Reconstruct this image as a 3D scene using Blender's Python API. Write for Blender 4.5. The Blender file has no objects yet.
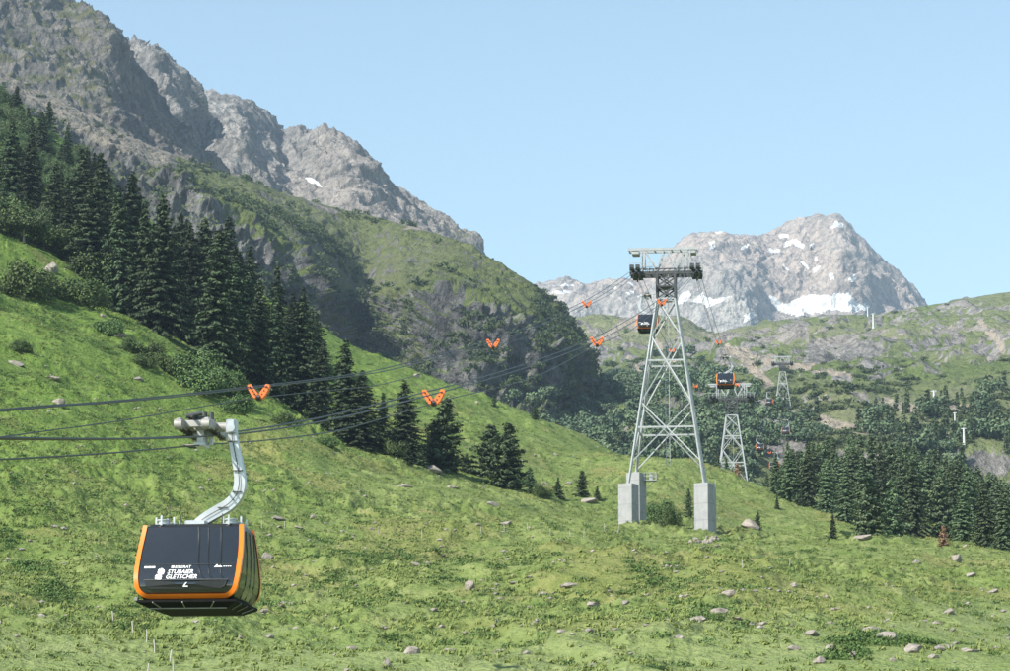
import bpy, math, random
import numpy as np
from mathutils import Vector, Matrix, Euler

# ------------------------------------------------------------------ camera, sky, sun, exposure
SC = bpy.context.scene
COL = SC.collection
F, CX, CY = 3000.0, 505.0, 335.5
PITCH = math.atan(534.5 / F)
SP, CP = math.sin(PITCH), math.cos(PITCH)
cam_d = bpy.data.cameras.new('camera')
cam = bpy.data.objects.new('camera', cam_d)
COL.objects.link(cam)
cam_d.sensor_width = 36.0
cam_d.lens = 36.0 * F / 1010.0
cam_d.clip_start = 0.5
cam_d.clip_end = 40000
cam.location = (0, 0, 0)
cam.rotation_euler = (math.pi / 2 + PITCH, 0, 0)
SC.camera = cam

SUN_EL, SUN_AZ = math.radians(40), math.radians(52)      # azimuth: to the left of straight behind the camera
sun_dir = Vector((-math.sin(SUN_AZ) * math.cos(SUN_EL), -math.cos(SUN_AZ) * math.cos(SUN_EL), math.sin(SUN_EL)))
w = bpy.data.worlds.new('World')
SC.world = w
w.use_nodes = True
nt = w.node_tree
nt.nodes.clear()
sky = nt.nodes.new('ShaderNodeTexSky')
sky.sky_type = 'NISHITA'
sky.sun_disc = False
sky.sun_elevation = SUN_EL
sky.sun_rotation = math.atan2(sun_dir.x, sun_dir.y)
sky.altitude = 1700
sky.air_density = 1.0
sky.dust_density = 0.6
sky.ozone_density = 1.5
bg = nt.nodes.new('ShaderNodeBackground')
bg.inputs['Strength'].default_value = 0.135
out = nt.nodes.new('ShaderNodeOutputWorld')
tn = nt.nodes.new('ShaderNodeMix'); tn.data_type = 'RGBA'; tn.blend_type = 'MULTIPLY'
tn.inputs[0].default_value = 1.0
tn.inputs[7].default_value = (1.06, 1.0, .8, 1)
nt.links.new(sky.outputs[0], tn.inputs[6])
nt.links.new(tn.outputs[2], bg.inputs['Color'])
nt.links.new(bg.outputs[0], out.inputs['Surface'])

sun_d = bpy.data.lights.new('sun', 'SUN')
sun_d.energy = 4.6
sun_d.angle = math.radians(0.53)
sun_d.color = (1.0, 0.95, 0.87)
sun = bpy.data.objects.new('sun', sun_d)
COL.objects.link(sun)
sun.rotation_euler = sun_dir.to_track_quat('Z', 'Y').to_euler()

SC.view_settings.view_transform = 'Standard'
SC.view_settings.look = 'None'
SC.view_settings.gamma = 1.0
SC.view_settings.exposure = 1.02
SC.view_settings.use_curve_mapping = False
HAZE = 7e-5
SC.render.engine = 'CYCLES'
SC.cycles.max_bounces = 4
SC.cycles.diffuse_bounces = 2
SC.cycles.glossy_bounces = 2
SC.cycles.transmission_bounces = 2
SC.cycles.volume_bounces = 0
SC.cycles.use_denoising = True
SC.cycles.denoiser = 'OPENIMAGEDENOISE'
SC.cycles.denoising_input_passes = 'RGB_ALBEDO_NORMAL'
SC.cycles.denoising_prefilter = 'NONE'
SC.cycles.use_adaptive_sampling = True
SC.cycles.adaptive_threshold = 0.008

rng = np.random.default_rng(7)
random.seed(11)

# ------------------------------------------------------------------ projection helpers
def at(x, y, Y):
    """photo pixel + distance -> point"""
    u, v = (x - CX) / F, (CY - y) / F
    k = Y / (CP - v * SP)
    return Vector((u * k, Y, (SP + v * CP) * k))

def atn(x, y, Y):
    u, v = (x - CX) / F, (CY - y) / F
    k = Y / (CP - v * SP)
    return u * k, Y + 0 * x, (SP + v * CP) * k

def proj(P):
    X, Y, Z = P[..., 0], P[..., 1], P[..., 2]
    d = Y * CP + Z * SP
    return CX + F * X / d, CY - F * (Z * CP - Y * SP) / d

# ------------------------------------------------------------------ noise
def _hash(ix, iy, iz, seed):
    h = (ix.astype(np.uint32) * np.uint32(374761393) + iy.astype(np.uint32) * np.uint32(668265263)
         + iz.astype(np.uint32) * np.uint32(2147483647 - 1274126177) + np.uint32((seed * 974634 + 77) & 0xffffffff))
    h = (h ^ (h >> np.uint32(13))) * np.uint32(1274126177)
    h = (h ^ (h >> np.uint32(16))) * np.uint32(2246822519)
    return h ^ (h >> np.uint32(15))

_G = np.array([[1,1,0],[-1,1,0],[1,-1,0],[-1,-1,0],[1,0,1],[-1,0,1],[1,0,-1],[-1,0,-1],
               [0,1,1],[0,-1,1],[0,1,-1],[0,-1,-1],[1,1,0],[-1,1,0],[0,-1,1],[0,-1,-1]], dtype=np.float32)

def perlin(x, y, z, seed=0):
    sh = np.broadcast(x, y, z).shape
    x = np.broadcast_to(x, sh).astype(np.float64); y = np.broadcast_to(y, sh).astype(np.float64); z = np.broadcast_to(z, sh).astype(np.float64)
    fx, fy, fz = np.floor(x), np.floor(y), np.floor(z)
    ix, iy, iz = fx.astype(np.int64), fy.astype(np.int64), fz.astype(np.int64)
    dx, dy, dz = (x - fx).astype(np.float32), (y - fy).astype(np.float32), (z - fz).astype(np.float32)
    ux, uy, uz = [t * t * t * (t * (t * 6 - 15) + 10) for t in (dx, dy, dz)]
    def g(a, b, c):
        k = _hash(ix + a, iy + b, iz + c, seed) & np.uint32(15)
        G = _G[k]
        return G[..., 0] * (dx - a) + G[..., 1] * (dy - b) + G[..., 2] * (dz - c)
    def mix(a, b, t): return a + (b - a) * t
    return mix(mix(mix(g(0,0,0), g(1,0,0), ux), mix(g(0,1,0), g(1,1,0), ux), uy),
               mix(mix(g(0,0,1), g(1,0,1), ux), mix(g(0,1,1), g(1,1,1), ux), uy), uz)

def fbm(x, y, z, oct=4, seed=0, gain=.5, lac=2.03):
    s, a = 0, 1
    for o in range(oct):
        s = s + a * perlin(x, y, z, seed + o * 17)
        x, y, z, a = x * lac, y * lac, z * lac, a * gain
    return s

def ridged(x, y, z, oct=5, seed=0, gain=.5, lac=2.05):
    s, a, wgt = 0, 1, 1
    for o in range(oct):
        n = 1 - np.abs(perlin(x, y, z, seed + o * 23)) * 1.6
        n = np.clip(n, 0, 1) ** 2 * wgt
        s = s + a * n
        wgt = np.clip(n * 1.6, 0.15, 1)
        x, y, z, a = x * lac, y * lac, z * lac, a * gain
    return s

def sstep(a, b, x):
    t = np.clip((x - a) / (b - a), 0, 1)
    return t * t * (3 - 2 * t)

# ------------------------------------------------------------------ monotone interpolation
def pchip(xk, yk, x):
    xk = np.asarray(xk, float); yk = np.asarray(yk, float)
    h = np.diff(xk); d = np.diff(yk) / h
    m = np.zeros_like(yk)
    m[0], m[-1] = d[0], d[-1]
    for i in range(1, len(xk) - 1):
        if d[i-1] * d[i] > 0:
            w1, w2 = 2*h[i] + h[i-1], h[i] + 2*h[i-1]
            m[i] = (w1 + w2) / (w1 / d[i-1] + w2 / d[i])
    i = np.clip(np.searchsorted(xk, x) - 1, 0, len(xk) - 2)
    t = np.clip((x - xk[i]) / h[i], 0, 1)
    t2, t3 = t*t, t*t*t
    return (2*t3-3*t2+1)*yk[i] + (t3-2*t2+t)*h[i]*m[i] + (-2*t3+3*t2)*yk[i+1] + (t3-t2)*h[i]*m[i+1]

# ------------------------------------------------------------------ materials
def mat(name, rough=.8, metal=0.0, spec=.5):
    m = bpy.data.materials.new(name)
    m.use_nodes = True
    b = m.node_tree.nodes['Principled BSDF']
    b.inputs['Roughness'].default_value = rough
    b.inputs['Metallic'].default_value = metal
    b.inputs['Specular IOR Level'].default_value = spec
    return m, m.node_tree, b

def N(nt, t, **kw):
    n = nt.nodes.new(t)
    for k, v in kw.items():
        setattr(n, k, v)
    return n

def noise(nt, scale, detail=4, rough=.55, vec=None, dim='3D', dist=0):
    n = N(nt, 'ShaderNodeTexNoise')
    n.inputs['Scale'].default_value = scale
    n.inputs['Detail'].default_value = detail
    n.inputs['Roughness'].default_value = rough
    n.inputs['Distortion'].default_value = dist
    if vec is not None: nt.links.new(vec, n.inputs['Vector'])
    return n.outputs['Fac']

def ramp(nt, fac, stops, interp='LINEAR'):
    r = N(nt, 'ShaderNodeValToRGB')
    cr = r.color_ramp
    cr.interpolation = interp
    while len(cr.elements) < len(stops): cr.elements.new(.5)
    for e, (p, c) in zip(cr.elements, stops):
        e.position = p
        e.color = (*c, 1) if len(c) == 3 else c
    nt.links.new(fac, r.inputs[0])
    return r.outputs[0]

def mixc(nt, fac, a, b, mode='MIX'):
    m = N(nt, 'ShaderNodeMix', data_type='RGBA', blend_type=mode)
    for s, v in ((0, fac), (6, a), (7, b)):
        if isinstance(v, (int, float)): m.inputs[s].default_value = v
        elif isinstance(v, tuple): m.inputs[s].default_value = (*v, 1)
        else: nt.links.new(v, m.inputs[s])
    return m.outputs[2]

def math_(nt, op, a, b=0.0, clamp=False):
    m = N(nt, 'ShaderNodeMath', operation=op, use_clamp=clamp)
    for i, v in enumerate((a, b)):
        if isinstance(v, (int, float)): m.inputs[i].default_value = v
        else: nt.links.new(v, m.inputs[i])
    return m.outputs[0]

def mrange(nt, v, a, b, c=0., d=1.):
    m = N(nt, 'ShaderNodeMapRange')
    nt.links.new(v, m.inputs[0])
    for i, q in enumerate((a, b, c, d)): m.inputs[i + 1].default_value = q
    return m.outputs[0]

def objco(nt):
    return N(nt, 'ShaderNodeTexCoord').outputs['Object']

def bump(nt, b, h, dist, strength=1.0):
    n = N(nt, 'ShaderNodeBump')
    n.inputs['Strength'].default_value = strength
    n.inputs['Distance'].default_value = dist
    nt.links.new(h, n.inputs['Height'])
    nt.links.new(n.outputs[0], b.inputs['Normal'])

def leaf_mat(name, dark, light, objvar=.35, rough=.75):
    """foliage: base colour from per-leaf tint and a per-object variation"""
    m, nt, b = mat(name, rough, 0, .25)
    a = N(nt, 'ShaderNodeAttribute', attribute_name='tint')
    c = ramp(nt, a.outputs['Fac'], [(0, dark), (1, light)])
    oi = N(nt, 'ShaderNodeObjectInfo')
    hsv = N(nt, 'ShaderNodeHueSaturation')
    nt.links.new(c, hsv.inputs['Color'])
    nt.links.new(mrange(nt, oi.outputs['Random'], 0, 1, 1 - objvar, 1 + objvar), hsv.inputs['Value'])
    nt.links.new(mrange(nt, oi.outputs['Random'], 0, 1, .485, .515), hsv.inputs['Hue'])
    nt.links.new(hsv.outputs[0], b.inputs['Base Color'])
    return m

def plain(name, col, rough=.5, metal=0., spec=.5, var=.12, scale=3.0, bumpd=0):
    m, nt, b = mat(name, rough, metal, spec)
    f = noise(nt, scale, 5, .6, objco(nt))
    lo = tuple(c * (1 - var) for c in col); hi = tuple(min(1, c * (1 + var)) for c in col)
    nt.links.new(ramp(nt, f, [(.3, lo), (.7, hi)]), b.inputs['Base Color'])
    if bumpd: bump(nt, b, f, bumpd)
    return m

def mountain_mat(name, rock_lo, rock_hi, rock_warm, grass_lo, grass_hi, dirt=(.36, .29, .22), s=1.0):
    """rock / grass / snow / dirt by the 'mask' attribute (r grass, g snow, b dirt); noise breaks the borders"""
    m, nt, b = mat(name, .92, 0, .15)
    co = objco(nt)
    at_ = N(nt, 'ShaderNodeAttribute', attribute_name='mask')
    sep = N(nt, 'ShaderNodeSeparateColor')
    nt.links.new(at_.outputs['Color'], sep.inputs[0])
    mp = N(nt, 'ShaderNodeMapping')
    nt.links.new(co, mp.inputs[0])
    mp.inputs['Scale'].default_value = (1, 1, .45)
    mp.inputs['Rotation'].default_value = (.3, .25, .4)
    n1 = noise(nt, .022 * s, 10, .74, mp.outputs[0])
    n2 = noise(nt, .12 * s, 6, .72, co)
    n3 = noise(nt, .004 * s, 4, .6, co)
    n4 = noise(nt, .38 * s, 4, .7, mp.outputs[0])
    vo = N(nt, 'ShaderNodeTexVoronoi', feature='DISTANCE_TO_EDGE')
    vo.inputs['Scale'].default_value = .05 * s
    wv = N(nt, 'ShaderNodeVectorMath', operation='ADD')
    wn = N(nt, 'ShaderNodeTexNoise'); wn.inputs['Scale'].default_value = .06 * s; wn.inputs['Detail'].default_value = 5
    nt.links.new(co, wn.inputs['Vector'])
    ws_ = N(nt, 'ShaderNodeVectorMath', operation='SCALE'); ws_.inputs['Scale'].default_value = 26 / s
    nt.links.new(wn.outputs['Color'], ws_.inputs[0])
    nt.links.new(mp.outputs[0], wv.inputs[0]); nt.links.new(ws_.outputs[0], wv.inputs[1])
    nt.links.new(wv.outputs[0], vo.inputs['Vector'])
    crack = mrange(nt, vo.outputs['Distance'], 0, .16)
    rock = ramp(nt, n1, [(.34, rock_lo), (.5, tuple((a + c) / 2 for a, c in zip(rock_lo, rock_hi))), (.66, rock_hi)])
    rock = mixc(nt, mrange(nt, n3, .45, .62), rock, mixc(nt, .65, rock, rock_warm))
    rock = mixc(nt, mrange(nt, n2, .35, .7, 0, .5), rock, mixc(nt, .6, rock, rock_lo))
    rock = mixc(nt, mrange(nt, n4, .32, .56, .7, 0), rock, tuple(c * .5 for c in rock_lo))
    rock = mixc(nt, mrange(nt, crack, 0, .6, .5, 0), rock, tuple(c * .5 for c in rock_lo))
    g = ramp(nt, math_(nt, 'ADD', math_(nt, 'MULTIPLY', n2, .5), math_(nt, 'MULTIPLY', n4, .5)), [(.34, grass_lo), (.64, grass_hi)])
    g = mixc(nt, mrange(nt, n3, .4, .65, 0, .6), g, mixc(nt, .5, g, dirt))
    gf = math_(nt, 'ADD', sep.outputs[0], math_(nt, 'MULTIPLY', math_(nt, 'SUBTRACT', math_(nt, 'ADD', math_(nt, 'MULTIPLY', n2, .6), math_(nt, 'MULTIPLY', n1, .4)), .5), 1.9))
    c = mixc(nt, mrange(nt, gf, .4, .6), rock, g)
    df = math_(nt, 'ADD', sep.outputs[2], math_(nt, 'MULTIPLY', math_(nt, 'SUBTRACT', n2, .5), .7))
    c = mixc(nt, mrange(nt, df, .4, .6), c, ramp(nt, n2, [(.3, tuple(d * .75 for d in dirt)), (.7, tuple(d * 1.2 for d in dirt))]))
    sf = math_(nt, 'ADD', sep.outputs[1], math_(nt, 'MULTIPLY', math_(nt, 'SUBTRACT', n1, .5), 1.5))
    c = mixc(nt, mrange(nt, sf, .44, .58), c, ramp(nt, n3, [(.35, (.68, .68, .68)), (.6, (.84, .85, .86))]))
    nt.links.new(c, b.inputs['Base Color'])
    bump(nt, b, math_(nt, 'ADD', math_(nt, 'ADD', n1, math_(nt, 'MULTIPLY', crack, .22)), math_(nt, 'ADD', math_(nt, 'MULTIPLY', n2, .4), math_(nt, 'MULTIPLY', n4, .12))), 11.0 / s, 1.0)
    return m

# ------------------------------------------------------------------ object helpers
def link(name, me, parent=None, m=None):
    o = bpy.data.objects.new(name, me)
    COL.objects.link(o)
    if parent is not None: o.parent = parent
    if m is not None and me is not None: me.materials.append(m)
    return o

def tag(o, label=None, cat=None, group=None, kind=None):
    if label: o['label'] = label
    if cat: o['category'] = cat
    if group: o['group'] = group
    if kind: o['kind'] = kind
    return o

def empty(name, loc=(0, 0, 0), rz=0, label=None, cat=None, group=None):
    o = bpy.data.objects.new(name, None)
    COL.objects.link(o)
    o.location = loc
    o.rotation_euler = (0, 0, rz)
    o.empty_display_size = .3
    return tag(o, label, cat, group)

def kids(o):
    return [c for c in bpy.data.objects if c.parent == o]

def copy_tree(o, cache={}):
    if o.name not in cache:
        cache[o.name] = [(c, kids(c)) for c in kids(o)]
    r = o.copy(); COL.objects.link(r)
    for c, g in cache[o.name]:
        cc = c.copy(); COL.objects.link(cc); cc.parent = r
        for k in g:
            kk = k.copy(); COL.objects.link(kk); kk.parent = cc
    return r

def mesh_np(name, V, Fq, smooth=False):
    """fast mesh from numpy: V (n,3); Fq (m,k) indices"""
    me = bpy.data.meshes.new(name)
    V = np.ascontiguousarray(V, dtype=np.float32); Fq = np.ascontiguousarray(Fq, dtype=np.int32)
    k = Fq.shape[1]
    me.vertices.add(len(V)); me.vertices.foreach_set('co', V.ravel())
    me.loops.add(Fq.size); me.loops.foreach_set('vertex_index', Fq.ravel())
    me.polygons.add(len(Fq))
    me.polygons.foreach_set('loop_start', np.arange(0, Fq.size, k, dtype=np.int32))
    me.polygons.foreach_set('use_smooth', np.full(len(Fq), smooth, dtype=bool))
    me.update(calc_edges=True)
    return me

def set_color(me, name, rgba):
    a = me.attributes.new(name, 'FLOAT_COLOR', 'POINT')
    a.data.foreach_set('color', np.ascontiguousarray(rgba, dtype=np.float32).ravel())

def set_float(me, name, v):
    a = me.attributes.new(name, 'FLOAT', 'POINT')
    a.data.foreach_set('value', np.ascontiguousarray(v, dtype=np.float32).ravel())

class MB:
    """mesh builder: boxes, bars, tubes, lathes"""
    def __init__(s): s.v = []; s.f = []
    def add(s, vs, fs):
        n = len(s.v)
        s.v += [tuple(p) for p in vs]
        s.f += [tuple(i + n for i in f) for f in fs]
        return s
    def box(s, c, d, M=None, b=0):
        x, y, z = [q / 2 for q in d]
        b = min(b, x * .9, y * .9, z * .9)
        if b <= 0:
            vs = [Vector((sx*x, sy*y, sz*z)) for sx in (-1,1) for sy in (-1,1) for sz in (-1,1)]
            fs = [(0,1,3,2),(4,6,7,5),(0,4,5,1),(2,3,7,6),(0,2,6,4),(1,5,7,3)]
        else:                                       # chamfered along z edges and the rims
            ring = lambda zz, i: [Vector(p) for p in ((-x+b+i, -y+i, zz), (x-b-i, -y+i, zz), (x-i, -y+b+i, zz), (x-i, y-b-i, zz), (x-b-i, y-i, zz), (-x+b+i, y-i, zz), (-x+i, y-b-i, zz), (-x+i, -y+b+i, zz))]
            vs = ring(-z, b*.5) + ring(-z+b*.5, 0) + ring(z-b*.5, 0) + ring(z, b*.5)
            fs = [tuple(range(7,-1,-1)), tuple(range(24,32))]
            for r in range(3):
                for i in range(8):
                    j = (i+1) % 8
                    fs.append((r*8+i, r*8+j, r*8+8+j, r*8+8+i))
        c = Vector(c)
        vs = [(M @ v if M else v) + c for v in vs]
        return s.add(vs, fs)
    def bar(s, a, b, w, h=None, up=(0, 0, 1)):
        a, b = Vector(a), Vector(b)
        h = h or w
        d = b - a
        L = d.length
        if L < 1e-6: return s
        d.normalize()
        up = Vector(up)
        if abs(d.dot(up)) > .98: up = Vector((1, 0, 0))
        sx = d.cross(up).normalized(); sy = sx.cross(d)
        vs = [p + sx*i*w/2 + sy*j*h/2 for p in (a, b) for (i, j) in ((-1,-1),(1,-1),(1,1),(-1,1))]
        return s.add(vs, [(3,2,1,0),(4,5,6,7),(0,1,5,4),(1,2,6,5),(2,3,7,6),(3,0,4,7)])
    def tube(s, pts, r, n=8, caps=True):
        pts = [Vector(p) for p in pts]
        rs = r if isinstance(r, (list, tuple)) else [r] * len(pts)
        vs, fs = [], []
        ref = Vector((0, 0, 1))
        for i, p in enumerate(pts):
            d = (pts[min(i+1, len(pts)-1)] - pts[max(i-1, 0)]).normalized()
            if abs(d.dot(ref)) > .95: rf = Vector((1, 0, 0)) if abs(d.x) < .9 else Vector((0, 1, 0))
            else: rf = ref
            a = d.cross(rf).normalized(); b = a.cross(d)
            vs += [p + (a*math.cos(2*math.pi*k/n) + b*math.sin(2*math.pi*k/n)) * rs[i] for k in range(n)]
        for i in range(len(pts) - 1):
            for k in range(n):
                fs.append((i*n+k, i*n+(k+1) % n, (i+1)*n+(k+1) % n, (i+1)*n+k))
        if caps:
            fs.append(tuple(range(n-1, -1, -1))); fs.append(tuple(range((len(pts)-1)*n, len(pts)*n)))
        return s.add(vs, fs)
    def prism(s, outline, d, axis='y', off=0):
        """closed 2-D outline extruded symmetric along an axis"""
        n = len(outline)
        def p(a, b, t):
            return {'y': (a, t, b), 'x': (t, a, b), 'z': (a, b, t)}[axis]
        vs = [p(a, b, off - d/2) for a, b in outline] + [p(a, b, off + d/2) for a, b in outline]
        fs = [tuple(range(n)), tuple(range(2*n-1, n-1, -1))] + [(i, (i+1) % n + 0, (i+1) % n + n, i + n) for i in range(n)]
        return s.add(vs, fs)
    def mesh(s, name, smooth=False):
        me = bpy.data.meshes.new(name)
        me.from_pydata(s.v, [], s.f)
        import bmesh
        bm = bmesh.new(); bm.from_mesh(me)
        bmesh.ops.recalc_face_normals(bm, faces=bm.faces)
        bm.to_mesh(me); bm.free()
        if smooth:
            me.polygons.foreach_set('use_smooth', [True] * len(me.polygons))
            try: me.set_sharp_from_angle(angle=math.radians(40))
            except Exception: pass
        me.update()
        return me
    def build(s, name, m, parent=None, smooth=False):
        return link(name, s.mesh(name, smooth), parent, m)

# ------------------------------------------------------------------ lofted terrain
class Grid:
    def __init__(s, P, xs):
        s.P, s.xs = P, xs
        s.px, s.py = proj(P)
    def col(s, x): return int(np.clip(round(np.interp(x, s.xs, np.arange(len(s.xs)))), 0, len(s.xs) - 1))
    def pick(s, x, y):
        """first point, going away from the viewer, seen at photo pixel (x, y)"""
        c = s.col(x)
        r0 = 0
        for it in range(2):
            py = s.py[:, c]
            k = np.nonzero(py[r0:] <= y)[0]
            if not len(k):
                j = int(np.argmin(py))
                break
            j = int(k[0]) + r0
            c2 = int(np.clip(c + round((x - s.px[j, c]) / max(1e-6, (s.px[j, min(c+1, s.px.shape[1]-1)] - s.px[j, c]))), 0, len(s.xs)-1)) if c + 1 < s.px.shape[1] else c
            if c2 == c: break
            c = c2
        py = s.py[:, c]
        if j > 0 and py[j-1] > y:
            t = (py[j-1] - y) / max(1e-6, py[j-1] - py[j])
            p = s.P[j-1, c] * (1 - t) + s.P[j, c] * t
        else: p = s.P[j, c]
        return Vector(p.tolist())
    def ground(s, x, Y):
        c = s.col(x)
        yy = s.P[:, c, 1]
        j = int(np.clip(np.searchsorted(yy, Y), 1, len(yy) - 1))
        t = (Y - yy[j-1]) / max(1e-6, yy[j] - yy[j-1])
        p = s.P[j-1, c] * (1 - t) + s.P[j, c] * t
        return Vector(p.tolist())

def grid_faces(R, C):
    i = np.arange(R * C, dtype=np.int32).reshape(R, C)
    return np.stack([i[:-1, :-1], i[:-1, 1:], i[1:, 1:], i[1:, :-1]], -1).reshape(-1, 4)

def normals(P):
    dx = np.gradient(P, axis=1); dy = np.gradient(P, axis=0)
    n = np.cross(dx, dy)
    n /= np.linalg.norm(n, axis=-1, keepdims=True) + 1e-9
    n[n[..., 2] < 0] *= -1
    return n

def blur(a, k):
    for ax in (0, 1):
        for _ in range(k):
            s = np.roll(a, 1, ax); t = np.roll(a, -1, ax)
            sl = [slice(None)] * a.ndim
            sl[ax] = 0; s[tuple(sl)] = a[tuple(sl)]
            sl[ax] = -1; t[tuple(sl)] = a[tuple(sl)]
            a = (s + 2 * a + t) / 4
    return a

def loft(rows, x0, x1, step, counts, sm=2):
    """rows near -> far: (y polyline, depth polyline); returns P (R, C, 3)"""
    xs = np.arange(x0, x1 + step, step)
    ys, Ys = [], []
    for yp, dp in rows:
        a = np.array(yp, float); b = np.array(dp, float)
        ys.append(np.interp(xs, a[:, 0], a[:, 1]))
        Ys.append(pchip(b[:, 0], b[:, 1], xs) if len(b) > 2 else np.interp(xs, b[:, 0], b[:, 1]))
    ys, Ys = np.array(ys), np.array(Ys)
    t = np.concatenate([np.linspace(i, i + 1, n, endpoint=False) for i, n in enumerate(counts)] + [[len(rows) - 1]])
    lo = np.clip(t.astype(int), 0, len(rows) - 2); fr = (t - lo)[:, None]
    yy = ys[lo] * (1 - fr) + ys[lo + 1] * fr
    YY = Ys[lo] * (1 - fr) + Ys[lo + 1] * fr
    top = yy[-1].copy(); topY = YY[-1].copy()
    yy = blur(yy, sm); YY = blur(YY, sm * 4)
    yy[-1] = top
    X, Y, Z = atn(np.broadcast_to(xs, yy.shape), yy, YY)
    return np.stack([X, Y, Z], -1), xs, t

def in_poly(px, py, poly):
    c = np.zeros(px.shape, bool)
    n = len(poly)
    for i in range(n):
        x1, y1 = poly[i]; x2, y2 = poly[(i + 1) % n]
        if y1 == y2: continue
        k = ((y1 > py) != (y2 > py)) & (px < (x2 - x1) * (py - y1) / (y2 - y1) + x1)
        c ^= k
    return c

def dist_line(px, py, pl):
    d = np.full(px.shape, 1e9)
    for (x1, y1), (x2, y2) in zip(pl[:-1], pl[1:]):
        vx, vy = x2 - x1, y2 - y1
        t = np.clip(((px - x1) * vx + (py - y1) * vy) / (vx*vx + vy*vy), 0, 1)
        d = np.minimum(d, np.hypot(px - x1 - t*vx, py - y1 - t*vy))
    return d

# ------------------------------------------------------------------ ground sheet under everything
M_floor = plain('valley_floor_grass', (.09, .14, .03), .9, 0, .2, .3, .02)
g = MB()
g.add([(-6000, -2000, -4), (6000, -2000, -4), (6000, 7200, -4), (-6000, 7200, -4)], [(0, 1, 2, 3)])
tag(g.build('valley_floor', M_floor), kind='structure')

# ------------------------------------------------------------------ near hillside (meadow)
XS = [-2500, -400, 0, 60, 120, 250, 330, 400, 500, 570, 650, 740, 800, 1010, 1400, 3500]
ROWS = {
 140: [655, 664, 668, 669, 670, 671, 671, 672, 672, 672, 672, 673, 674, 676, 684, 700],
 200: [520, 562, 588, 593, 597, 602, 604, 606, 610, 611, 612, 615, 618, 626, 640, 680],
 260: [360, 430, 500, 510, 522, 546, 554, 560, 568, 571, 574, 580, 584, 598, 618, 670],
 330: [220, 320, 405, 421, 440, 482, 499, 513, 528, 537, 545, 554, 560, 578, 600, 660],
 400: [120, 222, 325, 348, 372, 428, 455, 476, 502, 516, 527, 536, 542, 563, 590, 650],
 450: [60, 170, 276, 300, 325, 396, 434, 458, 487, 505, 512, 522, 530, 555, 585, 650],
 500: [30, 140, 248, 270, 296, 376, 416, 444, 475, 497, 487, 509, 520, 550, 582, 650],
 560: [0, 115, 222, 244, 266, 350, 388, 418, 448, 466, 464, 490, 508, 547, 582, 655],
 640: [-30, 85, 190, 208, 232, 318, 356, 388, 422, 437, 459, 476, 506, 550, 590, 665],
 720: [-60, 50, 155, 180, 208, 296, 333, 368, 411, 440, 476, 492, 520, 566, 610, 680],
 820: [-90, 20, 122, 158, 205, 298, 344, 390, 440, 476, 510, 530, 552, 600, 640, 700],
 900: [-100, 0, 98, 138, 212, 320, 372, 420, 470, 506, 540, 560, 580, 620, 660, 710],
 1010: [-60, 40, 130, 190, 262, 370, 420, 462, 510, 546, 580, 600, 616, 650, 690, 720],
}
def zof(y, Y):
    v = (CY - np.asarray(y, float)) / F
    return Y * (SP + v * CP) / (CP - v * SP)

Yk = [15, 45, 90] + list(ROWS)
zc = np.array([[-2.0] * len(XS), [-1.2] * len(XS), [2.2] * len(XS)] + [zof(v, Y) for Y, v in ROWS.items()])
Yd = np.concatenate([np.linspace(15, 128, 30, endpoint=False), 128 * (720 / 128) ** np.linspace(0, 1, 760, endpoint=False), np.linspace(720, 1010, 90)])
zr = np.stack([pchip(Yk, zc[:, i], Yd) for i in range(len(XS))], 1)
mx = np.concatenate([np.linspace(-2500, -120, 120, endpoint=False), np.arange(-120, 1130, 1.15), np.linspace(1131, 3500, 120)])
MZ = np.stack([pchip(XS, zr[j], mx) for j in range(len(Yd))], 0)
k1 = 45
MZ = np.apply_along_axis(lambda r: np.convolve(np.pad(r, k1 // 2, mode='edge'), np.ones(k1) / k1, 'valid'), 1, MZ)
MY = np.broadcast_to(Yd[:, None], MZ.shape)
# X from the viewing column: X = u * (Y CP + Z SP)
MX = (mx[None, :] - CX) / F * (MY * CP + MZ * SP)
ppx = np.broadcast_to(mx[None, :], MZ.shape)
base_py = proj(np.stack([MX, MY, MZ], -1))[1]
far = sstep(60, 140, MY)
lawn = sstep(610, 668, base_py + 26 * perlin(MX / 22, MY / 40, 0, 5) + np.clip((ppx - 760) / 250, 0, 1) * 40)
lush = sstep(640, 420, base_py + ppx * .22 + 40 * perlin(MX / 30, MY / 60, 0, 9))
MZ = MZ + far * (3.2 * fbm(MX / 60, MY / 75, 0, 3, 21) + 1.15 * fbm(MX / 14 + MY / 60, MY / 18, 0, 3, 31) * (1 - .45 * lawn))
fp = proj(np.stack([MX, MY, MZ], -1))[1]
for pl, wd_, hh_ in (([(250, 520), (300, 540), (395, 556), (470, 574), (560, 592)], 9, -1.0), ([(300, 596), (380, 606), (470, 620), (560, 646), (640, 676), (760, 730)], 12, .8), ([(270, 560), (330, 584), (420, 600)], 9, -.7),
                     ([(0, 560), (70, 590), (150, 620)], 12, -.8), ([(700, 560), (800, 590), (900, 600)], 10, .8), ([(60, 440), (160, 490), (260, 520)], 12, .9), ([(330, 470), (420, 505), (520, 530)], 9, -.7)):
    MZ = MZ + far * .65 * hh_ * np.exp(-(dist_line(ppx, fp, pl) / wd_) ** 2)
hum = np.clip(fbm(MX / 3.0, MY / 4.2, .3, 3, 41) + .1, 0, 1)
hum2 = np.clip(fbm(MX / 1.15, MY / 1.9, .7, 2, 51) - .02, 0, 1)
patch = sstep(-.15, .3, fbm(MX / 24, MY / 34, 0, 3, 61))
MZ = MZ + far * (1 - .78 * lawn) * ((.3 + .7 * patch) * (1.05 * hum + .5 * hum2))
MX = (mx[None, :] - CX) / F * (MY * CP + MZ * SP)
MP = np.stack([MX, MY, MZ], -1)
MEADOW = Grid(MP, mx)

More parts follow.
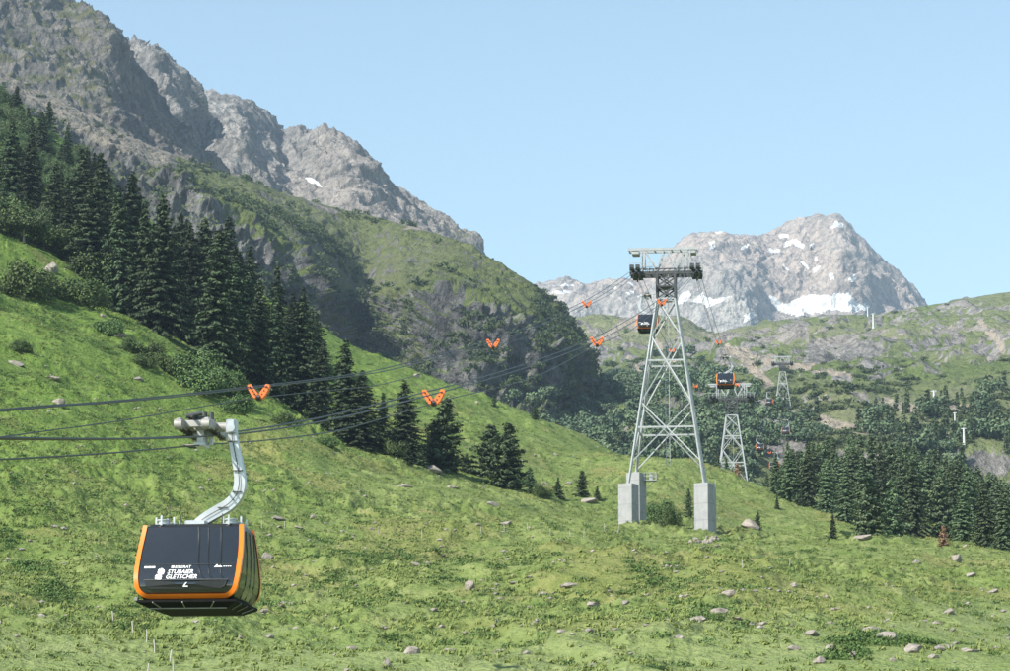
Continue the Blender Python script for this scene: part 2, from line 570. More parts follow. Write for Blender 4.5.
# a bare track of trodden earth, dry patches, green patches
dry = sstep(.05, .42, fbm(MX / 17, MY / 30, .2, 4, 71) + .16 * sstep(500, 640, base_py) - .3 * lush)
mask = np.stack([lush, lawn, dry, np.clip(hum * 1.4 + hum2, 0, 1)], -1)

m, nt, b = mat('meadow_grass', .9, 0, .15)
co = objco(nt)
a = N(nt, 'ShaderNodeAttribute', attribute_name='mask')
sep = N(nt, 'ShaderNodeSeparateColor'); nt.links.new(a.outputs['Color'], sep.inputs[0])
n_s = noise(nt, 2.3, 4, .6, co); n_m = noise(nt, .5, 4, .6, co); n_l = noise(nt, .06, 4, .55, co)
mid = ramp(nt, n_m, [(.28, (.098, .14, .04)), (.5, (.185, .228, .072)), (.72, (.275, .298, .122))])
lushc = ramp(nt, n_m, [(.28, (.075, .135, .025)), (.5, (.14, .215, .042)), (.72, (.21, .28, .075))])
dryc = ramp(nt, n_m, [(.3, (.17, .165, .05)), (.55, (.25, .225, .085)), (.75, (.3, .25, .12))])
lawnc = ramp(nt, n_m, [(.3, (.17, .22, .075)), (.7, (.25, .29, .12))])
c = mixc(nt, sep.outputs[0], mid, lushc)
df = math_(nt, 'ADD', sep.outputs[2], math_(nt, 'MULTIPLY', math_(nt, 'SUBTRACT', n_m, .5), 1.1))
c = mixc(nt, mrange(nt, df, .3, .95, 0, .6), c, dryc)
lf = math_(nt, 'ADD', sep.outputs[1], math_(nt, 'MULTIPLY', math_(nt, 'SUBTRACT', n_m, .5), .9))
c = mixc(nt, mrange(nt, lf, .3, .7, 0, .9), c, lawnc)
c = mixc(nt, mrange(nt, n_s, .32, .68, 0, .42), c, mixc(nt, .75, c, (.055, .09, .015)))
c = mixc(nt, mrange(nt, n_l, .4, .65, 0, .35), c, (.1, .165, .03))
nt.links.new(c, b.inputs['Base Color'])
bump(nt, b, math_(nt, 'ADD', n_s, math_(nt, 'MULTIPLY', n_m, 1.2)), .5, .9)
M_meadow = m
me = mesh_np('meadow', MP.reshape(-1, 3), grid_faces(*MZ.shape), True)
set_color(me, 'mask', mask.reshape(-1, 4))
tag(link('meadow', me, None, M_meadow), kind='structure')

# ------------------------------------------------------------------ the big hill with cliffs
NOJ = [(-300, 0), (1500, 0)]
L5_crest = [(-200, 20), (-100, 40), (0, 72), (30, 86), (66, 104), (101, 124), (152, 145), (203, 165), (253, 180), (284, 193), (323, 203), (380, 216), (432, 231), (466, 243), (500, 263), (532, 283), (563, 311), (580, 333), (592, 360), (601, 392), (615, 420), (645, 446), (690, 472), (760, 505)]
L5_top = [(-200, 60), (0, 112), (60, 135), (101, 146), (150, 172), (200, 192), (250, 228), (300, 262), (340, 296), (370, 310), (400, 296), (450, 296), (500, 308), (540, 322), (563, 340), (580, 360), (592, 385), (601, 408), (615, 430), (645, 456), (690, 482), (760, 515)]
L5_foot = [(-200, 150), (0, 190), (60, 205), (101, 222), (150, 262), (200, 318), (250, 352), (300, 372), (340, 378), (400, 388), (450, 402), (500, 412), (540, 415), (580, 412), (601, 428), (615, 446), (645, 472), (690, 500), (760, 530)]
L5_base = [(-200, 300), (100, 330), (300, 470), (500, 530), (760, 570)]
P, xs, t = loft([
    (L5_base, [(-200, 1080), (300, 1060), (500, 1040), (760, 1000)]),
    (L5_foot, [(-200, 1300), (100, 1300), (200, 1290), (270, 1280), (320, 1340), (365, 1430), (410, 1350), (470, 1290), (530, 1310), (575, 1390), (620, 1500), (760, 1400)]),
    (L5_top, [(-200, 1370), (100, 1370), (200, 1350), (270, 1345), (320, 1410), (365, 1520), (410, 1430), (470, 1355), (530, 1375), (575, 1450), (620, 1560), (760, 1450)]),
    (L5_crest, [(-200, 1640), (250, 1640), (350, 1660), (480, 1560), (540, 1500), (590, 1530), (640, 1580), (760, 1480)]),
    ([(x, y + 30) for x, y in L5_crest], [(-200, 1900), (480, 1850), (590, 1800), (760, 1700)]),
], -200, 760, 1.15, [56, 112, 78, 10], 3)
nn = normals(blur(P, 6))
R_, C_ = P.shape[:2]
tt = t[:, None] * np.ones((1, C_))
cliff = sstep(.82, 1.05, tt) * sstep(2.15, 1.85, tt)
X, Y, Z = P[..., 0], P[..., 1], P[..., 2]
cl_n = sstep(-.28, .22, fbm(X / 55, Y / 80, Z / 55, 3, 3))
rd = ridged(X / 62 + .2 * Z / 60, Y / 70, Z / 105, 5, 4)
rd2 = ridged(X / 17, Y / 22, Z / 30, 5, 8, .62)
crestfade = np.clip(np.abs(tt - 3.0) / .12, .12, 1)
px_ = proj(P)[0]
calm = .4 + .6 * sstep(190, 300, px_)
amp = (3 + 22 * cliff * calm * (.35 + .65 * cl_n)) * crestfade
px_ = proj(P)[0]
flank = (1 - .8 * sstep(545, 590, px_)) * (1 - .5 * np.exp(-((px_ - 358) / 34) ** 2))
amp = amp * flank
P = P + nn * (amp * (rd - .75) + crestfade * flank * (1.2 + 5.5 * cliff * calm) * (rd2 - .7))[..., None]
P = P + nn * (crestfade * (1.25 * fbm(X / 8, Y / 10, Z / 8, 5, 14, .66)) * (1 + 1.3 * cliff))[..., None]
n2 = normals(P)
HILL = Grid(P, xs)
px, py = HILL.px, HILL.py
steep = n2[..., 2]
rocky = sstep(.72, .46, steep) * (.25 + .5 * cliff)
outc = sstep(.3, .5, ridged(X / 30, Y / 40, Z / 24, 4, 19) - .72) * sstep(1.9, 2.3, tt) * .55
outc = np.maximum(outc, .6 * sstep(.34, .5, ridged(X / 13, Y / 17, Z / 12, 4, 20) - .72) * sstep(1.9, 2.2, tt))
grass = np.clip(1 - rocky * 1.25 - outc, 0, 1)
grass = np.where(tt > 2.0, np.clip(grass + .1, 0, 1), grass)
scree = .75 * sstep(34, 8, dist_line(px, py, [(0, 70), (50, 98), (100, 128), (160, 150)])) * .8
scree = np.maximum(scree, .6 * sstep(16, 2, dist_line(px, py, [(290, 200), (360, 212), (432, 236)])) * sstep(-.1, .3, fbm(X / 40, Y / 40, 0, 3, 29)))
grass = np.clip(grass - scree, 0, 1)
M_hill = mountain_mat('cliff_hill', (.085, .085, .084), (.3, .3, .285), (.26, .255, .23), (.055, .085, .026), (.165, .195, .062), (.27, .245, .2))
me = mesh_np('cliff_hill', P.reshape(-1, 3), grid_faces(R_, C_), True)
set_color(me, 'mask', np.stack([grass, 0 * grass, scree, 0 * grass], -1).reshape(-1, 4))
tag(link('hill', me, None, M_hill), kind='structure')
hill_t, hill_n, hill_grass, hill_cliff = tt, n2, grass, cliff

# ------------------------------------------------------------------ the far green slope with outcrops and tracks
L2_crest = [(440, 330), (560, 318), (600, 314), (640, 319), (660, 317), (677, 313), (690, 318), (700, 327), (712, 333), (725, 331), (744, 325), (770, 320), (796, 317), (834, 314), (872, 315), (900, 310), (929, 304), (972, 297), (1010, 290), (1100, 262), (1300, 225), (1500, 190)]
P, xs, t = loft([
    ([(440, 560), (740, 575), (1010, 640), (1500, 700)], [(440, 1010), (1500, 1010)]),
    ([(440, 440), (700, 446), (1010, 445), (1500, 430)], [(440, 1180), (690, 1130), (720, 1140), (1500, 1150)]),
    ([(440, 405), (640, 408), (700, 400), (780, 404), (1010, 405), (1500, 380)], [(440, 1480), (640, 1400), (700, 1300), (740, 1290), (1500, 1340)]),
    ([(440, 372), (700, 372), (1010, 365), (1500, 320)], [(440, 1800), (640, 1780), (720, 1650), (1500, 1700)]),
    ([(440, 346), (700, 348), (760, 344), (1010, 330), (1500, 260)], [(440, 2150), (640, 2150), (700, 2120), (1500, 2050)]),
    (L2_crest, [(440, 2600), (670, 2500), (700, 2520), (1500, 2500)]),
    ([(x, y + 25) for x, y in L2_crest], [(440, 3000), (1500, 2900)]),
], 440, 1500, 1.15, [40, 48, 48, 48, 60, 10], 3)
X, Y, Z = P[..., 0].copy(), P[..., 1].copy(), P[..., 2].copy()
R_, C_ = P.shape[:2]
tt = t[:, None] * np.ones((1, C_))
px0, py0 = proj(P)
crestfade = np.clip(np.abs(tt - 5.0) / .12, .1, 1)
knob = 26 * np.exp(-((px0 - 679) / 22) ** 2) * np.exp(-((tt - 4.9) / .5) ** 2)
h = Z / 26 + 1.6 * fbm(X / 190, Y / 240, 0, 3, 103) + .25 * fbm(X / 40, Y / 60, 0, 3, 104)
fr = h - np.floor(h)
sh = sstep(.5, .98, fr) - fr
rough = sstep(-.3, .25, fbm(X / 150, Y / 260, .5, 3, 105) + .25 * sstep(430, 350, py0))
dz = 26 * sh * .55 * rough + 6 * fbm(X / 90, Y / 110, 0, 4, 106) + 5 * (ridged(X / 60, Y / 80, Z / 60, 4, 107) - .7) * rough + 0 * knob
dz += 2.2 * fbm(X / 14, Y / 20, 0, 5, 108, .62)
crestfade = crestfade * sstep(.1, .9, tt)
P[..., 2] = Z + dz * crestfade
n2 = normals(P)
SLOPE = Grid(P, xs)
px, py = SLOPE.px, SLOPE.py
rock = sstep(.8, .6, n2[..., 2]) * (.4 + .6 * rough)
rock = np.maximum(rock, sstep(.36, .58, ridged(X / 34, Y / 44, 0, 4, 109) - .7 + .12 * rough) * .7 * rough)
gorge = sstep(30, 10, dist_line(px, py, [(735, 400), (752, 415), (768, 432), (790, 448)]))
rock = np.maximum(rock, gorge * .9)
face = np.maximum(sstep(17, 5, dist_line(px, py, [(815, 352), (840, 348), (872, 345)])), sstep(14, 4, dist_line(px, py, [(975, 345), (990, 352)])))
face = np.maximum(face, sstep(13, 4, dist_line(px, py, [(720, 340), (760, 338), (800, 330)])) * .7)
rock = np.maximum(rock, face * sstep(-.3, .1, fbm(X / 30, Y / 30, Z / 30, 3, 111)))
dirt = np.zeros_like(px)
for pl, wd in (([(728, 348), (742, 356), (762, 378), (770, 386)], 4.5), ([(742, 352), (790, 364), (850, 376)], 2.4), ([(884, 402), (905, 408), (940, 410), (972, 408)], 4.5),
               ([(820, 418), (835, 424), (862, 430), (888, 432)], 4.2), ([(640, 330), (625, 322), (600, 340)], 2.2), ([(690, 372), (672, 360), (655, 340)], 2.0),
               ([(640, 372), (625, 356)], 2.0), ([(980, 322), (996, 338), (1003, 350)], 3.0), ([(925, 442), (945, 438), (962, 436)], 4), ([(645, 322), (632, 318)], 5)):
    dirt = np.maximum(dirt, sstep(wd * 1.5, wd * .4, dist_line(px, py, pl)))
grass = np.clip(1.0 - rock * 1.1 - .1 * rough - dirt, 0, 1)
M_slope = mountain_mat('far_slope', (.16, .158, .15), (.47, .445, .41), (.43, .38, .33), (.078, .118, .038), (.19, .235, .078), (.4, .345, .27))
me = mesh_np('far_slope', P.reshape(-1, 3), grid_faces(R_, C_), True)
set_color(me, 'mask', np.stack([grass, 0 * grass, dirt, 0 * grass], -1).reshape(-1, 4))
tag(link('hillside', me, None, M_slope), kind='structure')
slope_t, slope_grass, slope_n = tt, grass, n2

# ------------------------------------------------------------------ rocky mountains
def mountain(name, rows, x0, x1, step, counts, big, small, fine, material, seed, snow=(), grass_fn=None, crest_i=None, stretch=2.0, warm=None):
    P, xs, t = loft(rows, x0, x1, step, counts, 2)
    R_, C_ = P.shape[:2]
    tt = t[:, None] * np.ones((1, C_))
    nn = normals(blur(P, 4))
    X, Y, Z = P[..., 0], P[..., 1], P[..., 2]
    ci = crest_i if crest_i is not None else len(rows) - 2
    cf = np.clip(np.abs(tt - ci) / (.45 if name == 'far_peak' else .25), .06, 1)
    lean = .35 * Z
    (b_a, b_w), (s_a, s_w), (f_a, f_w) = big, small, fine
    d = b_a * (ridged((X + lean) / b_w, Y / b_w, Z / (b_w * stretch), 5, seed) - .75)
    d = d + s_a * (ridged((X - lean * .6) / s_w, Y / s_w, Z / (s_w * stretch), 5, seed + 5, .6) - .75)
    d = d + f_a * fbm(X / f_w, Y / f_w, Z / f_w, 5, seed + 9, .64)
    P = P + nn * (d * cf)[..., None]
    P[..., 2] += (1 - cf) * f_a * (1.6 * fbm(X / f_w, Y / f_w, Z / f_w, 4, seed + 12, .6) + (1.6 if name != 'far_peak' else .3) * (ridged(X / (f_w * 1.6), Y / f_w, 0, 3, seed + 14) - .6))
    G = Grid(P, xs)
    px, py = G.px, G.py
    wx = px + 2.2 * perlin(px / 7, py / 7, 0, seed + 31); wy = py + 1.8 * perlin(px / 6, py / 6, 3, seed + 32)
    sn = np.zeros(px.shape)
    for poly in snow: sn = np.maximum(sn, in_poly(wx, wy, poly).astype(float))
    n2 = normals(P)
    gr = grass_fn(px, py, n2, X, Y, Z) if grass_fn else np.zeros(px.shape)
    me = mesh_np(name, P.reshape(-1, 3), grid_faces(R_, C_), True)
    dirt = np.zeros(px.shape) if warm is None else warm(px, py, X, Y, Z)
    set_color(me, 'mask', np.stack([gr * (1 - sn), sn, dirt * (1 - sn), 0 * sn], -1).reshape(-1, 4))
    tag(link('mountain', me, None, material), kind='structure')
    return G

def q(ox, oy, s, pts): return [(ox + a * s, oy + b_ * s) for a, b_ in pts]
z7 = lambda pts: q(660, 200, .2772, pts)
z8 = lambda pts: q(535, 260, .1832, pts)
SNOW1 = [z7([(460, 370), (490, 358), (540, 340), (600, 345), (640, 335), (680, 338), (710, 365), (755, 380), (750, 398), (700, 405), (620, 400), (560, 408), (500, 415), (470, 400), (420, 390)]),
         z7([(390, 340), (410, 350), (440, 372), (470, 392), (520, 414), (480, 420), (430, 400), (400, 370)]),
         z7([(62, 360), (90, 330), (100, 325), (112, 345), (95, 372), (65, 378)]), z7([(112, 375), (140, 345), (158, 330), (165, 352), (190, 358), (255, 350), (220, 368), (170, 390), (150, 372), (125, 372)]),
         z7([(298, 418), (335, 402), (340, 415), (325, 435), (300, 445)]), z7([(390, 170), (410, 178), (440, 178), (430, 190), (400, 190)]),
         z7([(440, 165), (455, 150), (490, 138), (505, 150), (525, 165), (515, 175), (480, 160), (455, 168)]), z7([(428, 125), (465, 122), (465, 135), (435, 138)]),
         z7([(615, 95), (635, 75), (660, 85), (660, 98), (640, 100), (625, 102)]), z7([(675, 285), (700, 265), (710, 285), (690, 302)]), z7([(170, 152), (195, 145), (208, 150), (180, 160)]),
         z7([(175, 178), (190, 162), (203, 160), (185, 185)]), z7([(195, 113), (230, 113), (225, 121), (200, 120)]), z7([(290, 172), (320, 160), (320, 168), (298, 178)]),
         z7([(608, 268), (622, 268), (628, 290), (615, 288)]), z7([(555, 205), (566, 205), (568, 222), (558, 218)]), z7([(510, 222), (520, 222), (538, 248), (530, 250)]),
         z7([(540, 160), (552, 152), (555, 165), (545, 170)]), z7([(435, 230), (450, 235), (470, 252), (460, 254)]), z7([(550, 255), (575, 235), (580, 240), (560, 262)]),
         z8([(130, 135), (160, 130), (215, 140), (215, 148), (170, 145)]), z8([(95, 175), (150, 172), (205, 165), (190, 182), (130, 186)]), z8([(495, 180), (520, 170), (545, 175), (520, 190)]),
         z8([(430, 160), (440, 145), (446, 152), (438, 165)]), z8([(10, 155), (40, 165), (60, 178), (30, 172)]), z8([(550, 198), (575, 195), (570, 205)]), z8([(505, 115), (530, 130), (535, 145), (515, 135)])]
L1_crest = [(400, 310), (480, 298), (530, 285), (548, 280), (562, 277), (577, 279), (590, 284), (605, 281), (620, 279), (640, 279), (652, 272), (664, 258), (677, 244), (685, 236), (693, 233), (702, 232), (712, 232), (720, 231), (728, 233), (736, 235), (748, 235), (760, 236), (768, 233), (779, 226), (788, 221), (796, 218), (806, 216), (815, 215), (826, 215), (834, 214), (842, 217), (851, 226), (858, 234), (866, 241), (874, 249), (883, 259), (893, 267), (903, 276), (912, 285), (919, 293), (928, 306), (945, 325), (1000, 345), (1100, 360)]
M_peak = mountain_mat('peak_rock', (.27, .265, .255), (.6, .56, .5), (.58, .45, .37), (.12, .14, .06), (.17, .18, .08), (.44, .35, .3), s=.35)
mountain('far_peak', [
    ([(400, 350), (1100, 362)], [(400, 6000), (660, 5850), (1100, 5850)]),
    ([(400, 330), (640, 318), (700, 316), (765, 318), (800, 300), (850, 312), (925, 325), (1100, 361)], [(400, 6100), (600, 6080), (650, 6020), (700, 5960), (750, 5900), (772, 6020), (800, 6080), (835, 6010), (850, 5960), (880, 6080), (930, 6150), (1100, 6100)]),
    ([(400, 320), (560, 290), (640, 297), (690, 272), (745, 270), (775, 262), (800, 252), (845, 258), (900, 298), (925, 316), (1100, 360.5)], [(400, 6180), (560, 6250), (640, 6150), (690, 6080), (735, 6020), (775, 6170), (810, 6180), (842, 6090), (880, 6200), (930, 6260), (1100, 6200)]),
    (L1_crest, [(400, 6350), (650, 6330), (740, 6280), (780, 6340), (840, 6260), (930, 6340), (1100, 6300)]),
    ([(x, y + 25) for x, y in L1_crest], [(400, 6800), (1100, 6800)]),
], 400, 1100, .95, [20, 60, 60, 8], (22, 360), (11, 100), (5, 30), M_peak, 200, SNOW1, None, 3, 2.0,
    warm=lambda px, py, X, Y, Z: sstep(.0, .35, fbm(X / 260, Y / 260, Z / 160, 4, 301)) * sstep(262, 226, py) * .75)

M_crag = mountain_mat('crag_rock', (.17, .168, .163), (.5, .47, .425), (.45, .38, .32), (.09, .11, .035), (.16, .17, .06), (.36, .3, .24), s=.6)
L3_crest = [(120, 70), (160, 85), (198, 97), (212, 96), (230, 98), (246, 104), (262, 112), (272, 121), (280, 131), (287, 132), (292, 127), (298, 126), (303, 132), (309, 134), (316, 129), (323, 125), (330, 127), (338, 133), (345, 135), (356, 141), (365, 149), (376, 162), (385, 175), (395, 186), (402, 190), (412, 198), (425, 208), (434, 217), (446, 228), (460, 238), (468, 244), (476, 262), (500, 300), (560, 350)]
def g3(px, py, n, X, Y, Z): return sstep(215, 240, py + 12 * perlin(X / 40, Y / 40, 0, 77)) * .8 * sstep(.5, .75, n[..., 2])
mountain('mid_peaks', [
    ([(120, 250), (300, 250), (440, 262), (560, 370)], [(120, 2900), (560, 2900)]),
    ([(120, 160), (200, 165), (280, 190), (340, 195), (370, 205), (420, 225), (468, 252), (480, 275), (560, 355)], [(120, 3060), (230, 3040), (290, 3130), (350, 3010), (390, 3060), (440, 3080), (560, 3080)]),
    (L3_crest, [(120, 3280), (230, 3230), (285, 3300), (340, 3180), (400, 3220), (470, 3240), (560, 3260)]),
    ([(x, y + 25) for x, y in L3_crest], [(120, 3550), (560, 3550)]),
], 120, 560, 1.0, [60, 110, 8], (14, 190), (6, 55), (2.6, 18), M_crag, 230, [q(250, 80, .5216, [(105, 188), (115, 186), (135, 198), (142, 204), (130, 202), (112, 194)])], g3, 2, 1.8)
L3b_crest = [(40, 0), (70, 8), (100, 22), (118, 40), (128, 44), (136, 43), (143, 47), (152, 47), (160, 53), (168, 57), (176, 64), (184, 76), (190, 84), (192, 96), (198, 108), (205, 116), (210, 128), (216, 136), (219, 142), (226, 136), (234, 137), (242, 144), (248, 150), (249, 160), (254, 164), (258, 176), (263, 186), (275, 205), (300, 225)]
mountain('near_buttress', [
    ([(40, 190), (300, 235)], [(40, 2500), (300, 2560)]),
    ([(40, 90), (100, 100), (150, 110), (180, 125), (200, 148), (225, 165), (258, 190), (300, 230)], [(40, 2680), (110, 2640), (150, 2570), (175, 2580), (200, 2680), (235, 2600), (300, 2640)]),
    (L3b_crest, [(40, 2800), (120, 2790), (160, 2700), (200, 2790), (235, 2690), (300, 2760)]),
    ([(x, y + 25) for x, y in L3b_crest], [(40, 3000), (300, 2980)]),
], 40, 300, .9, [60, 110, 8], (17, 150), (7, 48), (2.6, 15), M_crag, 260, [z_ for z_ in ()], None, 2, 2.2)
L4_crest = [(-300, -200), (-150, -110), (-50, -75), (0, -48), (40, -22), (62, -6), (72, 1), (82, 4), (92, 9), (100, 14), (108, 22), (116, 32), (124, 44), (132, 60), (140, 72), (148, 84), (156, 96), (166, 112), (176, 126), (186, 138), (196, 150), (206, 162), (225, 176), (250, 195)]
M_crag2 = mountain_mat('speckled_crag', (.09, .09, .087), (.3, .28, .245), (.28, .24, .19), (.05, .062, .026), (.11, .115, .05), (.33, .28, .2), s=.8)
def g4(px, py, n, X, Y, Z): return np.clip(.36 + .15 * sstep(.5, .75, n[..., 2]) + .55 * fbm(X / 13, Y / 13, Z / 13, 4, 88), 0, .8) * sstep(150, 90, px)
mountain('upper_crag', [
    ([(-300, 40), (0, 110), (100, 160), (250, 215)], [(-300, 2000), (250, 2080)]),
    ([(-300, -60), (0, 50), (70, 75), (110, 105), (150, 130), (190, 158), (250, 205)], [(-300, 2160), (60, 2130), (110, 2110), (150, 2180), (250, 2240)]),
    (L4_crest, [(-300, 2380), (60, 2350), (110, 2290), (150, 2360), (250, 2380)]),
    ([(x, y + 25) for x, y in L4_crest], [(-300, 2600), (250, 2600)]),
], -300, 250, 1.0, [70, 110, 8], (8, 130), (5, 42), (2.6, 13), M_crag2, 290, (), g4, 2, 1.7)

# ------------------------------------------------------------------ haze
hz = MB().box((0, 2600, 722.5), (12200, 9500, 1455)).mesh('haze')
hm = bpy.data.materials.new('haze')
hm.use_nodes = True
hn = hm.node_tree
hn.nodes.clear()
pv = hn.nodes.new('ShaderNodeVolumePrincipled')
pv.inputs['Color'].default_value = (.58, .78, 1, 1)
pv.inputs['Density'].default_value = HAZE
pv.inputs['Anisotropy'].default_value = .2
ho = hn.nodes.new('ShaderNodeOutputMaterial')
hn.links.new(pv.outputs[0], ho.inputs['Volume'])
tag(link('haze', hz, None, hm), kind='stuff')

# ------------------------------------------------------------------ foliage builders (numpy)
def quads(C, Nrm, U, su, sv):
    """leaf quads: centres, normals, along-vectors, half sizes -> verts (n,4,3)"""
    Vv = np.cross(Nrm, U); Vv /= np.linalg.norm(Vv, axis=-1, keepdims=True) + 1e-9
    U = np.cross(Vv, Nrm); U /= np.linalg.norm(U, axis=-1, keepdims=True) + 1e-9
    su = np.asarray(su)[..., None]; sv = np.asarray(sv)[..., None]
    return np.stack([C - U*su, C + Vv*sv - U*su*.1, C + U*su, C - Vv*sv - U*su*.1], 1)

def leaf_mesh(name, Q, tint):
    me = mesh_np(name, Q.reshape(-1, 3), np.arange(Q.shape[0] * 4).reshape(-1, 4))
    set_float(me, 'tint', np.repeat(tint, 4))
    return me

def unit(a): return a / (np.linalg.norm(a, axis=-1, keepdims=True) + 1e-9)

def spruce_crown(H, R, seed, whorls=30, per=8, droop=.35, low=.06, ragged=.3, leaf=.34, top_pow=.85):
    r = np.random.default_rng(seed)
    Cs, Ns, Us, su, sv, ti = [], [], [], [], [], []
    lop = r.uniform(0, 6.28)
    for wi in range(whorls):
        f = low + (1 - low) * (wi + r.uniform(-.3, .3)) / whorls
        f = min(max(f, low), .985)
        z0 = f * H; zj = H / whorls
        Lr = R * ((1 - f) ** top_pow * 1.02 + .03) * (1 if f > .16 else .6 + 2.4 * f)
        n = max(4, int(per * (1 - .35 * f)))
        a0 = r.uniform(0, 6.28)
        wl = r.uniform(.82, 1.15)
        for k in range(n):
            if r.random() < .07: continue
            a = a0 + k * 2 * math.pi / n + r.uniform(-.3, .3)
            zb = r.uniform(-1.5, 1.5) * zj
            L = Lr * wl * (1 + ragged * r.uniform(-1, .75)) * (1 + .12 * math.cos(a - lop))
            dirv = np.array([math.cos(a), math.sin(a), 0])
            side = np.array([-math.sin(a), math.cos(a), 0])
            rise = .5 * (f - .45) - droop * .35
            m_ = max(3, int(L / leaf * 1.7))
            for j in range(m_):
                s_ = (j + .6) / m_
                p = dirv * L * s_ + np.array([0, 0, z0 + zb + L * (rise * s_ - droop * s_ * s_ * .6 + .16 * s_ ** 4)])
                wd = leaf * (.6 + 1.0 * (1 - s_))
                for sg in (-1, 1):
                    c = p + side * sg * wd * r.uniform(.3, .95) + r.normal(0, .05, 3) * leaf * 2 - np.array([0, 0, wd * .22])
                    Cs.append(c); Us.append(dirv * .8 + side * sg * .75 + np.array([0, 0, -.35 - .3 * r.random()]))
                    Ns.append(np.array([0, 0, .8]) + dirv * .7 + r.normal(0, .55, 3))
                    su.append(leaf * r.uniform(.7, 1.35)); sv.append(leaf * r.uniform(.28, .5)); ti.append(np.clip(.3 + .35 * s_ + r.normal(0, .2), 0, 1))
                if r.random() < .8:
                    Cs.append(p - np.array([0, 0, leaf * .6])); Us.append(np.array([0, 0, -1.]) + dirv * .3); Ns.append(dirv + r.normal(0, .4, 3))
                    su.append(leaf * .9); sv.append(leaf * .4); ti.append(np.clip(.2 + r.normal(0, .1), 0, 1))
    # leader
    for j in range(5):
        a = r.uniform(0, 6.28)
        Cs.append(np.array([0, 0, H * (.965 + .035 * j / 4)])); Us.append(np.array([.15 * math.cos(a), .15 * math.sin(a), 1.])); Ns.append(np.array([math.cos(a), math.sin(a), .1]))
        su.append(leaf * .9); sv.append(leaf * .25); ti.append(.6)
    return quads(np.array(Cs), unit(np.array(Ns)), unit(np.array(Us)), np.array(su), np.array(sv)), np.array(ti)

def blob_crown(blobs, n, leaf, seed, flat=1.0, inner=.35):
    """broad crown: leaves scattered in the outer part of several ellipsoids"""
    r = np.random.default_rng(seed)
    B = np.array(blobs, float)               # x y z rx ry rz
    vol = (B[:, 3] * B[:, 5]) ** 1.0
    k = r.choice(len(B), n, p=vol / vol.sum())
    d = unit(r.normal(0, 1, (n, 3)))
    d[:, 2] = np.where(d[:, 2] < -.7, -d[:, 2] * .6, d[:, 2])
    rad = np.clip(1 - inner * r.random(n) ** 1.6 + .13 * r.normal(0, 1, n), .2, 1.35)
    C = B[k, :3] + d * B[k, 3:6] * rad[:, None]
    Nn = unit(d + r.normal(0, .5, (n, 3)) + np.array([0, 0, .25]))
    U = unit(r.normal(0, 1, (n, 3)))
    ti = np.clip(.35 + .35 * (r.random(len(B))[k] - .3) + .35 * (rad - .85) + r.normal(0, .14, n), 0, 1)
    return quads(C, Nn, U, leaf * r.uniform(.7, 1.3, n), leaf * r.uniform(.45, .8, n)), ti

def stone_pine_crown(H, R, seed, n=2600, leaf=.3):
    r = np.random.default_rng(seed)
    bl = []
    lv = int(H / 1.0)
    for i in range(lv):
        f = .1 + .88 * i / (lv - 1)
        rr = R * (1 - f) ** .6 * (.75 + .4 * r.random()) + .25
        kk = max(1, int(5 * (1 - f * .8)))
        for q_ in range(kk):
            a = r.uniform(0, 6.28)
            bl.append((rr * .62 * math.cos(a), rr * .62 * math.sin(a), f * H + r.uniform(-.3, .3), rr * .5, rr * .5, .55 + .3 * r.random()))
    return blob_crown(bl, n, leaf, seed + 1, inner=.6)

M_bark = plain('bark', (.11, .085, .065), .95, 0, .1, .35, 5, .05)
M_greybark = plain('grey_bark', (.3, .27, .23), .95, 0, .1, .3, 5, .05)
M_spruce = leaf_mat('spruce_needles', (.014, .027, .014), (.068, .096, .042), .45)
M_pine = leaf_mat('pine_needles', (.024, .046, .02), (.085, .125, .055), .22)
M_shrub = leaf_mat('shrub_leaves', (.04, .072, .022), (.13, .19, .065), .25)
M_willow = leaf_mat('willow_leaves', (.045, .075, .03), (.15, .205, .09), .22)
M_forest = leaf_mat('forest_needles', (.03, .055, .028), (.14, .19, .09), .4)
M_dead = leaf_mat('dead_needles', (.2, .125, .065), (.42, .28, .16), .1)

def trunk_mesh(name, H, r0, seed, limbs=0, R=1.0, top=.96, low=.25):
    r = random.Random(seed)
    mb = MB()
    pts = [(r.uniform(-.03, .03) * H * .05 * k, r.uniform(-.03, .03) * H * .05 * k, -1.0 + (H * top + 1.0) * k / 6) for k in range(7)]
    mb.tube(pts, [r0 * (1.25 - 1.1 * k / 6) for k in range(7)], 7)
    for k in range(limbs):
        z = H * (low + (.8 - low) * k / max(1, limbs - 1)); a = r.uniform(0, 6.28); L = R * (1 - z / H) * .8 + .15
        mb.tube([(0, 0, z), (math.cos(a) * L * .5, math.sin(a) * L * .5, z + .02 * L), (math.cos(a) * L, math.sin(a) * L, z - .1 * L)], [r0 * .28, r0 * .2, r0 * .06], 5)
    return mb.mesh(name, True)

PROTO = {}
FORK = {}
def proto(kind, crown, trunk, mcrown, mtrunk):
    Q, ti = crown
    cm = leaf_mesh('crown', Q, ti); cm.materials.append(mcrown)
    trunk.materials.append(mtrunk)
    PROTO.setdefault(kind, []).append((cm, trunk))

